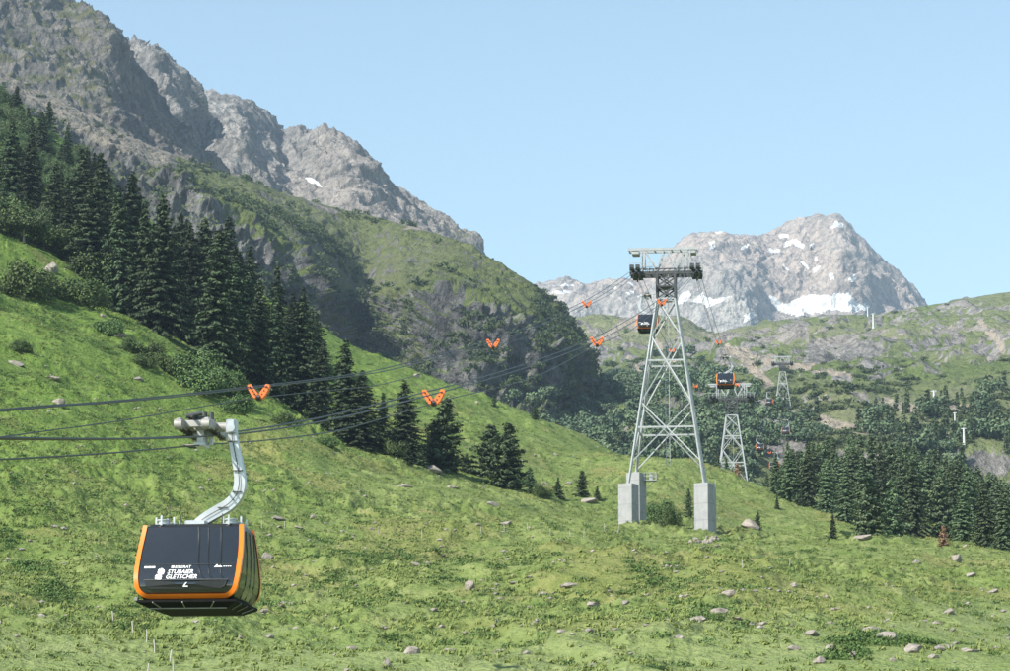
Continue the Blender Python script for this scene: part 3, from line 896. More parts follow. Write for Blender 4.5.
for sd, (H, R, wh, pe, dr, lo, rg, tp) in enumerate([(18, 3.5, 40, 12, .5, .05, .34, .74), (18, 3.1, 42, 12, .55, .04, .38, .7), (18, 3.9, 38, 12, .45, .07, .36, .8),
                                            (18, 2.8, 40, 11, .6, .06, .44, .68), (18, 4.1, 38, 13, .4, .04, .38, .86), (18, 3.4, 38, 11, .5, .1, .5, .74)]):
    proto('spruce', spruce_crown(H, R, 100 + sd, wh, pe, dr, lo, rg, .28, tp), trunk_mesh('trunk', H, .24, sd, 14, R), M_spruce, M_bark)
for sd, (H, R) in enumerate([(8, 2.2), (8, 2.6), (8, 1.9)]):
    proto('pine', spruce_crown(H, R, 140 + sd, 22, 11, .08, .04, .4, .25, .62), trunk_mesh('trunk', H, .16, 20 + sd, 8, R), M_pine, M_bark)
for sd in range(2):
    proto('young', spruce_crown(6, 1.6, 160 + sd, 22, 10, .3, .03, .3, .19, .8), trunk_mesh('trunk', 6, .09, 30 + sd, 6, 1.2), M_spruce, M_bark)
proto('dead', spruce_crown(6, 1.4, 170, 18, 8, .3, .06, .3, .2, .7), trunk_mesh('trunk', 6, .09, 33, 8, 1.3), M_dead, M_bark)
def bush_blobs(r, n, W, H):
    bl = []
    for k in range(n):
        a = 2 * math.pi * k / n + r.uniform(-.4, .4); rr = W * r.uniform(.15, .68)
        top = (1 - (rr / W) ** 2) ** .5
        bl.append((math.cos(a) * rr, math.sin(a) * rr, H * (.04 + .68 * top * r.uniform(.3, 1)), W * r.uniform(.2, .36), W * r.uniform(.2, .36), H * r.uniform(.16, .3)))
    return bl
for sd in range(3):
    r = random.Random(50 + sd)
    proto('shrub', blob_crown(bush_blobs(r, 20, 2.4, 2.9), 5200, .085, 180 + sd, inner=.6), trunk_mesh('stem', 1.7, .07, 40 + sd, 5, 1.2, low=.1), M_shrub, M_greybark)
    proto('willow', blob_crown([(x, y, z + .9, a, b_, c_) for x, y, z, a, b_, c_ in bush_blobs(r, 24, 3.6, 4.6)], 6000, .11, 190 + sd, inner=.6), trunk_mesh('trunk', 3.6, .16, 44 + sd, 7, 3.2, low=.25), M_willow, M_greybark)

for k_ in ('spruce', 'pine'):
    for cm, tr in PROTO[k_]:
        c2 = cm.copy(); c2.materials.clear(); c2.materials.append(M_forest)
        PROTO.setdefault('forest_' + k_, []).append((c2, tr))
HNOM = {'forest_spruce': 18, 'forest_pine': 8, 'spruce': 18, 'pine': 8, 'young': 6, 'dead': 6, 'shrub': 2.9, 'willow': 5.6}
def plant(kind, name, loc, h, label, cat, group, var=None, wide=1.0, parts=('trunk', 'crown')):
    v = PROTO[kind][(var if var is not None else random.randrange(99)) % len(PROTO[kind])]
    o = empty(name, loc, random.uniform(0, 6.28), label, cat, group)
    s = h / HNOM[kind]
    o.scale = (s * wide, s * wide, s)
    o.rotation_euler.x, o.rotation_euler.y = random.uniform(-.035, .035), random.uniform(-.035, .035)
    link(parts[1], v[0], o); link(parts[0], v[1], o)
    return o

def px_h(loc, px):
    """height in metres that spans px photo pixels at a place"""
    return px * (loc.y * CP + loc.z * SP) / F / CP

# ------------------------------------------------------------------ trees on the near hillside
LT = [  # x, base y, height px, kind, label
 (10, 214, 95, 's', 'tall blackish spruce at the edge of the photo above the grey-green willow'),
 (30, 222, 88, 's', 'dark spruce directly behind the crown of the grey-green willow'),
 (52, 232, 72, 's', 'dark spruce rising just beyond the willow crown, shorter than its neighbours'),
 (68, 262, 88, 's', 'broad dark spruce between the willow and the tall spruce group'),
 (91, 276, 98, 's', 'slim dark spruce standing on the uphill side of the big spruce group'),
 (106, 284, 74, 's', 'half hidden dark spruce behind the first tall ones of the group'),
 (120, 312, 122, 's', 'very wide spruce with branches down to the grass, highest up the slope'),
 (142, 322, 120, 's', 'tall narrower spruce just downhill of the very wide spruce'),
 (160, 334, 140, 's', 'tallest spruce of the group on the slope, pointed top against the grey cliff'),
 (176, 338, 104, 's', 'dark spruce tucked against the tallest spruce, a head shorter'),
 (191, 342, 116, 's', 'second tallest spruce, slender, just downhill of the tallest one'),
 (213, 374, 146, 's', 'long dark spruce standing over the round light green bush'),
 (231, 372, 116, 's', 'dark spruce just downhill of the one over the round bush'),
 (244, 378, 106, 's', 'dark spruce above the orange carrier hanging highest up the slope'),
 (258, 388, 110, 's', 'full dark spruce directly behind the orange carrier'),
 (272, 396, 106, 's', 'dark spruce just downhill of the orange carrier, pointed top'),
 (284, 402, 86, 's', 'shaggy spruce in front of the biggest broad spruce'),
 (300, 412, 116, 's', 'biggest broad spruce at the end of the dense group, beside the open grass'),
 (321, 424, 84, 's', 'dark spruce at the edge of the dense group with grass behind its top'),
 (345, 440, 100, 's', 'tall spruce standing in front of the bright grass ridge'),
 (360, 448, 78, 's', 'spruce leaning against the tall one in front of the grass ridge'),
 (383, 440, 48, 's', 'small dark spruce alone against the bright grass, between two bigger ones'),
 (405, 458, 78, 's', 'dense upright spruce under the middle orange carrier, uphill of it'),
 (446, 470, 72, 'p', 'full dark pine with a broad crown just below the middle orange carrier'),
 (434, 466, 46, 'p', 'rounded pine nestled against the full dark pine below the carrier'),
 (408, 462, 22, 'y', 'little spruce at the foot of the dense upright spruce'),
 (422, 466, 24, 'y', 'little spruce between the upright spruce and the dark pine'),
 (467, 472, 20, 'y', 'very small spruce in the gap before the pair of pines'),
 (489, 476, 52, 'p', 'darker and slimmer pine of the pair at the lower end of the row'),
 (508, 488, 66, 'p', 'larger and fuller pine of the pair at the lower end of the row'),
 (530, 493, 26, 'p', 'round low pine at the foot of the last pair of pines'),
 (559, 497, 21, 'y', 'tiny dark conifer alone between two tan rocks'),
 (582, 497, 28, 'p', 'small bushy pine just above the flat tan rock'),
 (598, 500, 15, 'y', 'smallest conifer beside the tan rock, nearest to the concrete blocks'),
 (189, 344, 34, 'y', 'bright little spruce on the round bush above the grass edge'),
 (262, 380, 72, 's', 'bright front spruce above the orange carrier, lit from the side'),
]
KIND = {'s': ('spruce', 'spruce_tree', 'spruce'), 'p': ('pine', 'pine_tree', 'pine'), 'y': ('young', 'young_spruce', 'spruce')}
for i, (x, y, h, k, lab) in enumerate(LT):
    loc = MEADOW.pick(x, y)
    kind, nm, cat = KIND[k]
    loc.z -= .25
    plant(kind, nm, loc, px_h(loc, h), lab, cat, 'conifers in the band across the slope', i, (random.uniform(1.0, 1.45) if x < 330 else random.uniform(1.45, 1.8)) if k == 's' else random.uniform(1.25, 1.5))
# back rows of the same band
for i in range(34):
    t_ = random.random()
    x = 60 + 270 * t_ + random.uniform(-14, 14)
    yb = 248 + (402 - 248) * ((x - 60) / 270) - random.uniform(4, 26)
    loc = MEADOW.pick(x, yb); loc.z -= .3
    plant('spruce', 'spruce_tree', loc, px_h(loc, random.uniform(52, 108)), 'dark spruce packed in the shady rear of the band across the slope', 'spruce', 'spruces in the shady rear of the band', None, random.uniform(1.15, 1.5))
# dark wood on the hillside above
for i in range(190):
    x = random.uniform(-30, 108)
    ytop = np.interp(x, [-30, 0, 60, 108], [80, 102, 150, 196])
    yb = random.uniform(ytop, np.interp(x, [-30, 60, 108], [228, 236, 262]))
    loc = MEADOW.pick(x, yb); loc.z -= .3
    if i % 10 < 3: plant('spruce', 'spruce_tree', loc, px_h(loc, random.uniform(26, 52)), 'dark spruce in the shady wood covering the steep upper slope', 'spruce', 'spruces in the upper wood', None, random.uniform(1.1, 1.4))
    else: plant('willow', 'broadleaf_tree', loc, px_h(loc, random.uniform(18, 30)), 'rounded broadleaf tree in the shady wood covering the steep upper slope', 'tree', 'broadleaf trees in the upper wood')
for x, y, h, wd, kind, nm, cat, lab in [
    (24, 243, 42, 1.25, 'willow', 'willow_tree', 'tree', 'grey-green spreading willow with pale stems at the top of the meadow'),
    (58, 252, 36, 1.1, 'willow', 'willow_tree', 'tree', 'darker willow leaning out of the grey-green spreading one'),
    (92, 268, 36, .9, 'willow', 'willow_tree', 'tree', 'light willow bush at the foot of the slim uphill spruce'),
    (24, 300, 46, 1.0, 'shrub', 'shrub', 'shrub', 'largest round shrub in the grass at the edge of the photo below the willow'),
    (80, 304, 36, 1.15, 'shrub', 'shrub', 'shrub', 'wide shrub beside the very wide spruce, next to the largest round shrub'),
    (48, 296, 28, .9, 'shrub', 'shrub', 'shrub', 'low shrub squeezed between the largest and the wide shrub'),
    (6, 232, 44, 1.2, 'shrub', 'shrub', 'shrub', 'big rounded light bush at the photo edge above the grass, uphill of the willow'),
    (44, 250, 34, 1.3, 'shrub', 'shrub', 'shrub', 'rounded light bush under the crown of the grey-green willow'),
    (72, 262, 42, 1.2, 'shrub', 'shrub', 'shrub', 'tall rounded bush between the two willows and the spruce group'),
    (100, 284, 40, 1.1, 'shrub', 'shrub', 'shrub', 'rounded bush pressed against the uphill side of the very wide spruce'),
    (112, 336, 24, 1.1, 'shrub', 'shrub', 'shrub', 'rounded green shrub at the foot of the very wide spruce'),
    (142, 366, 16, 1.2, 'shrub', 'shrub', 'shrub', 'low grey-green shrub under the dark ones, uphill of the round bush'),
    (210, 396, 40, 1.1, 'shrub', 'shrub', 'shrub', 'second rounded bush merging with the round light green one'),
    (236, 412, 24, 1.2, 'shrub', 'shrub', 'shrub', 'dark green bush low in front of the spruces near the carrier'),
    (286, 424, 16, 1.3, 'shrub', 'shrub', 'shrub', 'small bush at the grass edge below the biggest broad spruce'),
    (330, 446, 14, 1.3, 'shrub', 'shrub', 'shrub', 'small bush at the grass edge below the last dense spruces'),
    (128, 352, 20, 1.0, 'shrub', 'shrub', 'shrub', 'dark low shrub above the slope rock, under the tall spruces'),
    (150, 360, 24, 1.0, 'shrub', 'shrub', 'shrub', 'dark shrub uphill of the round light green bush'),
    (165, 372, 26, .8, 'shrub', 'shrub', 'shrub', 'brownish shrub touching the uphill side of the round light green bush'),
    (194, 386, 44, 1.05, 'shrub', 'shrub', 'shrub', 'round light green bush at the lower edge of the dark spruces'),
    (224, 394, 36, .8, 'shrub', 'shrub', 'shrub', 'small green bush between the round bush and the orange carrier'),
    (240, 400, 26, .9, 'shrub', 'shrub', 'shrub', 'low bush just under the orange carrier on the slope'),
    (22, 352, 18, 1.0, 'shrub', 'shrub', 'shrub', 'lone little shrub in the open grass near the pinkish slope rocks'),
    (378, 448, 30, 1.0, 'shrub', 'shrub', 'shrub', 'dark bush filling the gap below the lone small spruce'),
    (395, 456, 20, .9, 'shrub', 'shrub', 'shrub', 'dark low bush uphill of the dense upright spruce'),
    (540, 497, 16, 1.1, 'shrub', 'shrub', 'shrub', 'low dark bush at the lower end of the pine row'),
    (660, 522, 28, .8, 'shrub', 'shrub', 'shrub', 'dark bush between the concrete blocks, next to the paired block'),
    (670, 524, 24, .7, 'shrub', 'shrub', 'shrub', 'dark bush in the middle between the concrete blocks'),
    (690, 518, 30, .6, 'pine', 'pine_tree', 'pine', 'small pine touching the single concrete block of the near tower'),
    (757, 529, 18, .9, 'pine', 'pine_tree', 'pine', 'little pine growing on the boulder pile beyond the near tower'),
    (833, 537, 26, .7, 'young', 'young_spruce', 'spruce', 'lone slim young spruce in the meadow before the forest'),
    (777, 509, 14, .9, 'young', 'young_spruce', 'spruce', 'tiny dark spruce in the grass at the start of the forest'),
    (801, 506, 20, .9, 'young', 'young_spruce', 'spruce', 'small dark spruce in front of the first forest trees'),
    (534, 420, 15, 1.3, 'pine', 'pine_tree', 'pine', 'small dark pine alone on the grassy ridge line'),
    (494, 407, 13, 1.2, 'pine', 'pine_tree', 'pine', 'small dark pine on the ridge below the grey cliff'),
    (944, 546, 22, 1.5, 'dead', 'dead_spruce', 'dead tree', 'dead rust-orange little conifer before the green forest'),
    (655, 668, 10, 1.4, 'shrub', 'shrub', 'shrub', 'leafy dark shrub at the bottom edge of the meadow'),
    (420, 604, 9, 1.2, 'shrub', 'shrub', 'shrub', 'bright leafy bush alone in the short grass below the flat pale rock'),
    ]:
    loc = MEADOW.pick(x, y); loc.z -= .15
    if kind == 'shrub': loc.z -= .16 * px_h(loc, h); h *= 1.1
    plant(kind, nm, loc, px_h(loc, h), lab, cat, None, None, wd, ('stem' if kind == 'shrub' else 'trunk', 'crown'))

# ------------------------------------------------------------------ the forest on the right of the meadow
def forest_tree(x, Y, h, label, group, kind='spruce', nm='spruce_tree', cat='spruce', var=None, wide=1.0):
    loc = MEADOW.ground(x, Y); loc.z -= .3
    return plant(kind, nm, loc, h, label, cat, group, var, wide)
FR = [(869, 536, 62, 'p', 'broad light green pine standing out in front of the forest'),
      (914, 535, 76, 's', 'tallest dark spruce in the front row of the forest'),
      (893, 533, 56, 'p', 'light pine beside the tallest front spruce, on the side of the tower'),
      (940, 536, 60, 'p', 'soft light pine just uphill of the dead rust-orange conifer'),
      (962, 541, 58, 's', 'dark spruce directly beyond the dead rust-orange conifer'),
      (985, 546, 66, 's', 'front spruce between the rust-orange conifer and the edge of the photo'),
      (1003, 549, 64, 's', 'front spruce cut by the edge of the photo'),
      (846, 522, 58, 's', 'front spruce where the forest edge begins to drop, near the boulder'),
      (826, 512, 54, 's', 'front spruce above the lone slim young spruce'),
      (808, 506, 64, 's', 'dark pointed spruce at the uphill end of the forest front'),
      (790, 500, 58, 's', 'first spruce of the forest front, nearest to the second tower'),
      (775, 494, 42, 's', 'short outlying spruce at the forest end toward the second tower')]
for i, (x, y, h, k, lab) in enumerate(FR):
    loc = MEADOW.pick(x, y); loc.z -= .25
    kind, nm, cat = KIND[k]
    plant('forest_' + kind, nm, loc, px_h(loc, h), lab, cat, 'front row of the valley forest', i, 1.25)
for i in range(215):
    x = random.uniform(768, 1040)
    Y = random.uniform(575, 760)
    loc = MEADOW.ground(x, Y); loc.z -= .3
    top = np.interp(x, [765, 790, 810, 850, 890, 925, 960, 985, 1010, 1040], [474, 452, 440, 434, 440, 448, 458, 468, 482, 488]) + random.uniform(0, 30) * (1 if random.random() < .8 else .2)
    _, by = proj(np.array([loc.x, loc.y, loc.z]))
    h = px_h(loc, max(22, min(by - top, 125)))
    if i % 4 == 0: plant('forest_pine', 'pine_tree', loc, min(h, 14), 'lighter pine among the dark trunks of the dense valley forest', 'pine', 'pines in the valley forest', None, 1.1)
    else: plant('forest_spruce', 'spruce_tree', loc, min(h, 24), 'dark spruce in the dense rear rows of the valley forest', 'spruce', 'rear rows of the valley forest', None, random.uniform(1.0, 1.3))
for x, y_top, Y, lab in [(675, 446, 640, 'dark spruce top showing over the ridge between the legs of the near tower'), (685, 449, 632, 'second dark spruce top over the ridge, nearer the single concrete block'),
                         (718, 452, 640, 'dark spruce beside the foot of the second tower'), (726, 458, 636, 'lower dark spruce against a leg of the second tower'), (703, 455, 650, 'dark spruce over the ridge next to the single block of the near tower')]:
    loc = MEADOW.ground(x, Y)
    _, by = proj(np.array([loc.x, loc.y, loc.z]))
    plant('spruce', 'spruce_tree', loc, px_h(loc, max(18, by - y_top)), lab, 'spruce', 'spruces just over the ridge', None, 1.0)
loc = MEADOW.ground(737, 636)
_, by = proj(np.array([loc.x, loc.y, loc.z]))
plant('dead', 'dead_spruce', loc, px_h(loc, max(14, by - 463)), 'rust-brown bush at the foot of the second tower', 'dead tree', None, None, 1.6)

# ------------------------------------------------------------------ far woods and scrub, each one mass
def scatter_mass(name, pts, sizes, mat_, nleaf, seed, tall=.9, leaf=.15):
    """one object: many rounded crowns of leaf faces"""
    r = np.random.default_rng(seed)
    allQ, allT = [], []
    tm = []
    for k in range(6):
        rr = random.Random(seed + k)
        tm.append(blob_crown([(rr.uniform(-.5, .5), rr.uniform(-.5, .5), rr.uniform(.3, .9) * tall, rr.uniform(.35, .6), rr.uniform(.35, .6), rr.uniform(.3, .5) * tall) for _ in range(7)], nleaf, leaf, seed + k, inner=.35))
    for i, (p, s) in enumerate(zip(pts, sizes)):
        Q, t = tm[i % 6]
        a = r.uniform(0, 6.28); ca, sa = math.cos(a), math.sin(a)
        Rm = np.array([[ca, -sa, 0], [sa, ca, 0], [0, 0, 1]]) * s
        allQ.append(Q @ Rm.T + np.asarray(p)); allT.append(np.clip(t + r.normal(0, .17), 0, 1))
    me = leaf_mesh(name, np.concatenate(allQ), np.concatenate(allT))
    return tag(link(name, me, None, mat_), kind='stuff')

def conifer_mass(name, pts, sizes, mat_, seed):
    r = np.random.default_rng(seed)
    tm = [spruce_crown(1.0, .2, seed + k, 12, 6, .3, .05, .3, .075, .85) for k in range(4)]
    allQ, allT = [], []
    for i, (p, s) in enumerate(zip(pts, sizes)):
        Q, t = tm[i % 4]
        a = r.uniform(0, 6.28); ca, sa = math.cos(a), math.sin(a)
        Rm = np.array([[ca, -sa, 0], [sa, ca, 0], [0, 0, 1]]) * s
        allQ.append(Q @ Rm.T + np.asarray(p)); allT.append(np.clip(t + r.normal(0, .12), 0, 1))
    return tag(link(name, leaf_mesh(name, np.concatenate(allQ), np.concatenate(allT)), None, mat_), kind='stuff')

def sample(G, n, weight, seed):
    r = np.random.default_rng(seed)
    wgt = np.clip(weight, 0, None).ravel()
    k = r.choice(wgt.size, n, p=wgt / wgt.sum())
    return G.P.reshape(-1, 3)[k], k

M_wood = leaf_mat('far_wood_leaves', (.045, .08, .044), (.135, .2, .1), 0)
M_scrub = leaf_mat('scrub_leaves', (.03, .05, .02), (.085, .12, .042), 0)
px, py = SLOPE.px, SLOPE.py
inview = ((px > 430) & (px < 1060) & (py > 300)).astype(float)
wood = inview * sstep(350, 410, py - np.clip((px - 690) * .42, 0, 45) - np.clip((650 - px) * .1, -5, 20)) * (slope_t > .5) * (1 - sstep(720, 790, px) * .8)
p1, _ = sample(SLOPE, 1300, wood * (SLOPE.P[..., 1] / 1000), 5)
hx, hy = HILL.px, HILL.py
foot = ((hx > 250) & (hx < 760)) * sstep(1.1, .8, hill_t) * (hill_t > .3)
p2, _ = sample(HILL, 420, foot.astype(float), 6)
p1 = np.concatenate([p1, p2])
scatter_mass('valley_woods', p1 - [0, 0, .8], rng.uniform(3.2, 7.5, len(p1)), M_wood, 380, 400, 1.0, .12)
# dwarf shrubs on the cliffs of the hill and on the far slope
sc_n = sstep(0, .35, fbm(HILL.P[..., 0] / 70, HILL.P[..., 1] / 90, HILL.P[..., 2] / 50, 3, 501))
scr = sc_n * ((hx > -20) & (hx < 640)) * (.2 + .8 * hill_grass) * (np.where(hill_t < 2.1, 1.3, .34)) + 2.2 * np.exp(-((hx - 372) / 26) ** 2) * (hill_t > .7) * (hill_t < 2.1)
scr = scr + 1.6 * ((hx > 225) & (hx < 345)) * ((hill_t > 1.5) & (hill_t < 2.55)) * sc_n + 1.1 * (hx > 535) * (hx < 625) * (hill_t > .9) * (hill_t < 2.9)
p3, _ = sample(HILL, 6000, scr, 7)
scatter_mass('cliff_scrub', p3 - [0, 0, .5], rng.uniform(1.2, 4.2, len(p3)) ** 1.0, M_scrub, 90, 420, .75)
sn2 = sstep(0, .3, fbm(SLOPE.P[..., 0] / 60, SLOPE.P[..., 1] / 100, 0, 3, 511))
p4, _ = sample(SLOPE, 1900, inview * (px > 600) * sn2 * slope_grass * (.15 + sstep(330, 400, py)) * (SLOPE.P[..., 1] / 1500), 8)
scatter_mass('dwarf_pine_scrub', p4 - [0, 0, .4], rng.uniform(1.2, 4.4, len(p4)), M_scrub, 80, 440, .6)
lower = inview * (px > 600) * sstep(385, 430, py) * (.25 + 2.2 * sstep(860, 930, px)) * (slope_t > .6)
p5, _ = sample(SLOPE, 170, lower, 9)
conifer_mass('conifer_wood', p5 - [0, 0, .5], rng.uniform(5, 11, len(p5)), M_forest, 460)

# ------------------------------------------------------------------ ground cover of the meadow
def cover(name, idx_pts, tmpl, smin, smax, mat_, seed, shade=None):
    r = np.random.default_rng(seed)
    n = len(idx_pts)
    out, ti = [], []
    which = r.integers(0, len(tmpl), n)
    s = r.uniform(smin, smax, n); a = r.uniform(0, 6.28, n)
    for k, (Q, t) in enumerate(tmpl):
        m_ = which == k
        ca, sa = np.cos(a[m_]) * s[m_], np.sin(a[m_]) * s[m_]
        q_ = Q.reshape(-1, 3)
        x = ca[:, None] * q_[None, :, 0] - sa[:, None] * q_[None, :, 1]
        y = sa[:, None] * q_[None, :, 0] + ca[:, None] * q_[None, :, 1]
        z = s[m_][:, None] * q_[None, :, 2]
        V = np.stack([x, y, z], -1) + idx_pts[m_][:, None, :]
        out.append(V.reshape(-1, 4, 3))
        tv = t[None, :] + r.normal(0, .12, m_.sum())[:, None]
        if shade is not None: tv = tv + shade[m_][:, None]
        ti.append(np.clip(tv, 0, 1).ravel())
    me = leaf_mesh(name, np.concatenate(out), np.concatenate(ti))
    return tag(link(name, me, None, mat_), kind='stuff')

def tussock(seed, n=16):
    r = np.random.default_rng(seed)
    a = r.uniform(0, 6.28, n); rad = r.uniform(0, .3, n); le = r.uniform(.2, .42, n)
    base = np.stack([np.cos(a) * rad, np.sin(a) * rad, le * .45], -1)
    U = unit(np.stack([np.cos(a) * .9, np.sin(a) * .9, np.ones(n)], -1) + r.normal(0, .25, (n, 3)))
    Nn = unit(np.stack([np.cos(a), np.sin(a), .5 * np.ones(n)], -1) + r.normal(0, .25, (n, 3)))
    return quads(base, Nn, U, le * .55, .03 + .035 * r.random(n)), np.clip(.45 + r.normal(0, .2, n), 0, 1)

M_tuss = leaf_mat('tussock_blades', (.1, .15, .038), (.205, .255, .08), 0, .85)
M_low = leaf_mat('low_shrub_leaves', (.045, .08, .02), (.125, .185, .052), 0, .8)
vis = ((MEADOW.px > -40) & (MEADOW.px < 1050) & (MEADOW.py < 690) & (MEADOW.P[..., 1] > 118) & (MEADOW.P[..., 1] < 735)).astype(float)
cl = sstep(-.15, .4, fbm(MX / 6, MY / 9, .1, 3, 81))
lawn_g, lush_g, dry_g = mask[..., 1], mask[..., 0], mask[..., 2]
p6, k6 = sample(MEADOW, 60000, vis * (1 - .85 * lawn_g) * (.25 + cl) * MEADOW.P[..., 1] ** .4, 21)
cover('grass_tussocks', p6 - [0, 0, .05], [tussock(600 + k) for k in range(6)], .45, 1.05, M_tuss, 31, (.22 * dry_g - .2 * lush_g).ravel()[k6])
lowt = [blob_crown([(random.uniform(-.4, .4), random.uniform(-.4, .4), .14, .42, .4, .2) for _ in range(3)], 60, .075, 640 + k, inner=.4) for k in range(5)]
clumpn = sstep(.12, .4, fbm(MX / 5, MY / 8, .6, 3, 91))
line = np.zeros(MX.shape)
for pl, wd in (([(295, 570), (335, 582)], 9), ([(275, 535), (330, 548), (395, 552), (470, 570)], 16), ([(440, 570), (520, 580), (600, 600)], 12), ([(60, 590), (30, 575), (5, 540)], 22), ([(640, 575), (680, 600), (740, 622)], 14),
               ([(720, 545), (760, 555), (800, 560)], 12), ([(840, 640), (880, 640), (930, 642)], 10), ([(830, 660), (860, 655)], 10), ([(0, 300), (60, 330), (120, 350)], 24), ([(125, 612), (150, 618)], 12), ([(200, 625), (235, 628)], 8)):
    line = np.maximum(line, sstep(wd, wd * .3, dist_line(MEADOW.px, MEADOW.py, pl)))
wl = vis * (1 - .95 * lawn_g * (1 - line)) * (.03 + .55 * clumpn * (.25 + 1.3 * lush_g) + 1.0 * line * (.06 + clumpn))
p7, k7 = sample(MEADOW, 7500, wl * MEADOW.P[..., 1] ** .3, 22)
cover('low_shrub_cover', p7 - [0, 0, .06], lowt, .5, 1.35, M_low, 32, (.12 * lush_g).ravel()[k7])

# ------------------------------------------------------------------ the cable car line
LX0, LM = -22.35, .1107                       # centre line of the ropeway: X = LX0 + LM * Y
LANG = -math.atan(LM)
LANE = 4.06
CLA, SLA = math.cos(LANG), math.sin(LANG)
def line_pt(Y, lat=0., lon=0., z=0.):
    """point at distance Y along the line; lateral and longitudinal offsets in metres"""
    return Vector((LX0 + LM * Y + lat * CLA - lon * SLA, Y + lat * SLA + lon * CLA, z))

M_galv = plain('galvanised_steel', (.36, .375, .38), .45, .25, .5, .12, 1.2)
M_dsteel = plain('dark_steel', (.055, .058, .06), .55, .1, .4, .25, 2)
M_saddle = plain('saddle_black', (.035, .036, .038), .5, .1, .5, .3, 2)
m, nt, b = mat('concrete', .9, 0, .25)
co = objco(nt)
mp = N(nt, 'ShaderNodeMapping'); nt.links.new(co, mp.inputs[0]); mp.inputs['Scale'].default_value = (1, 1, .12)
c1 = ramp(nt, noise(nt, 1.2, 6, .6, co), [(.3, (.27, .275, .28)), (.7, (.35, .352, .355))])
c1 = mixc(nt, mrange(nt, noise(nt, 2.2, 4, .6, mp.outputs[0]), .52, .75, 0, .5), c1, (.2, .205, .205))
sx_ = N(nt, 'ShaderNodeSeparateXYZ'); nt.links.new(co, sx_.inputs[0])
jn = math_(nt, 'FRACT', math_(nt, 'MULTIPLY', sx_.outputs[2], .45))
c1 = mixc(nt, math_(nt, 'MULTIPLY', math_(nt, 'LESS_THAN', jn, .045), .45), c1, (.17, .175, .175))
nt.links.new(c1, b.inputs['Base Color'])
M_conc = m
M_rope = plain('wire_rope', (.055, .056, .058), .45, .5, .5, .2, 8)
M_orange = plain('orange_paint', (.82, .17, .035), .4, 0, .5, .08, 4)
M_forange = plain('frame_orange_lacquer', (.8, .185, .012), .28, 0, .5, .05, 3)
M_body = plain('cabin_black', (.012, .013, .014), .35, 0, .5, .2, 3)
M_under = plain('underfloor_black', (.008, .008, .008), .8, 0, .12, .2, 3)
M_galv2 = plain('worn_steel', (.22, .22, .21), .5, .2, .5, .2, 3)
M_glass = plain('tinted_glass', (.014, .017, .021), .05, 0, 1.0, .1, .8)
M_white = plain('white_print', (.82, .82, .82), .5, 0, .3, .02, 3)
M_alu = plain('brushed_aluminium', (.5, .52, .54), .4, .5, .5, .2, 1.5)
M_carr = plain('carriage_grey', (.33, .315, .295), .5, .2, .5, .25, 3)
M_rubber = plain('roller_dark', (.05, .048, .046), .6, 0, .4, .3, 4)
M_pylon = plain('white_pylon', (.5, .52, .52), .5, .1, .5, .08, .5)

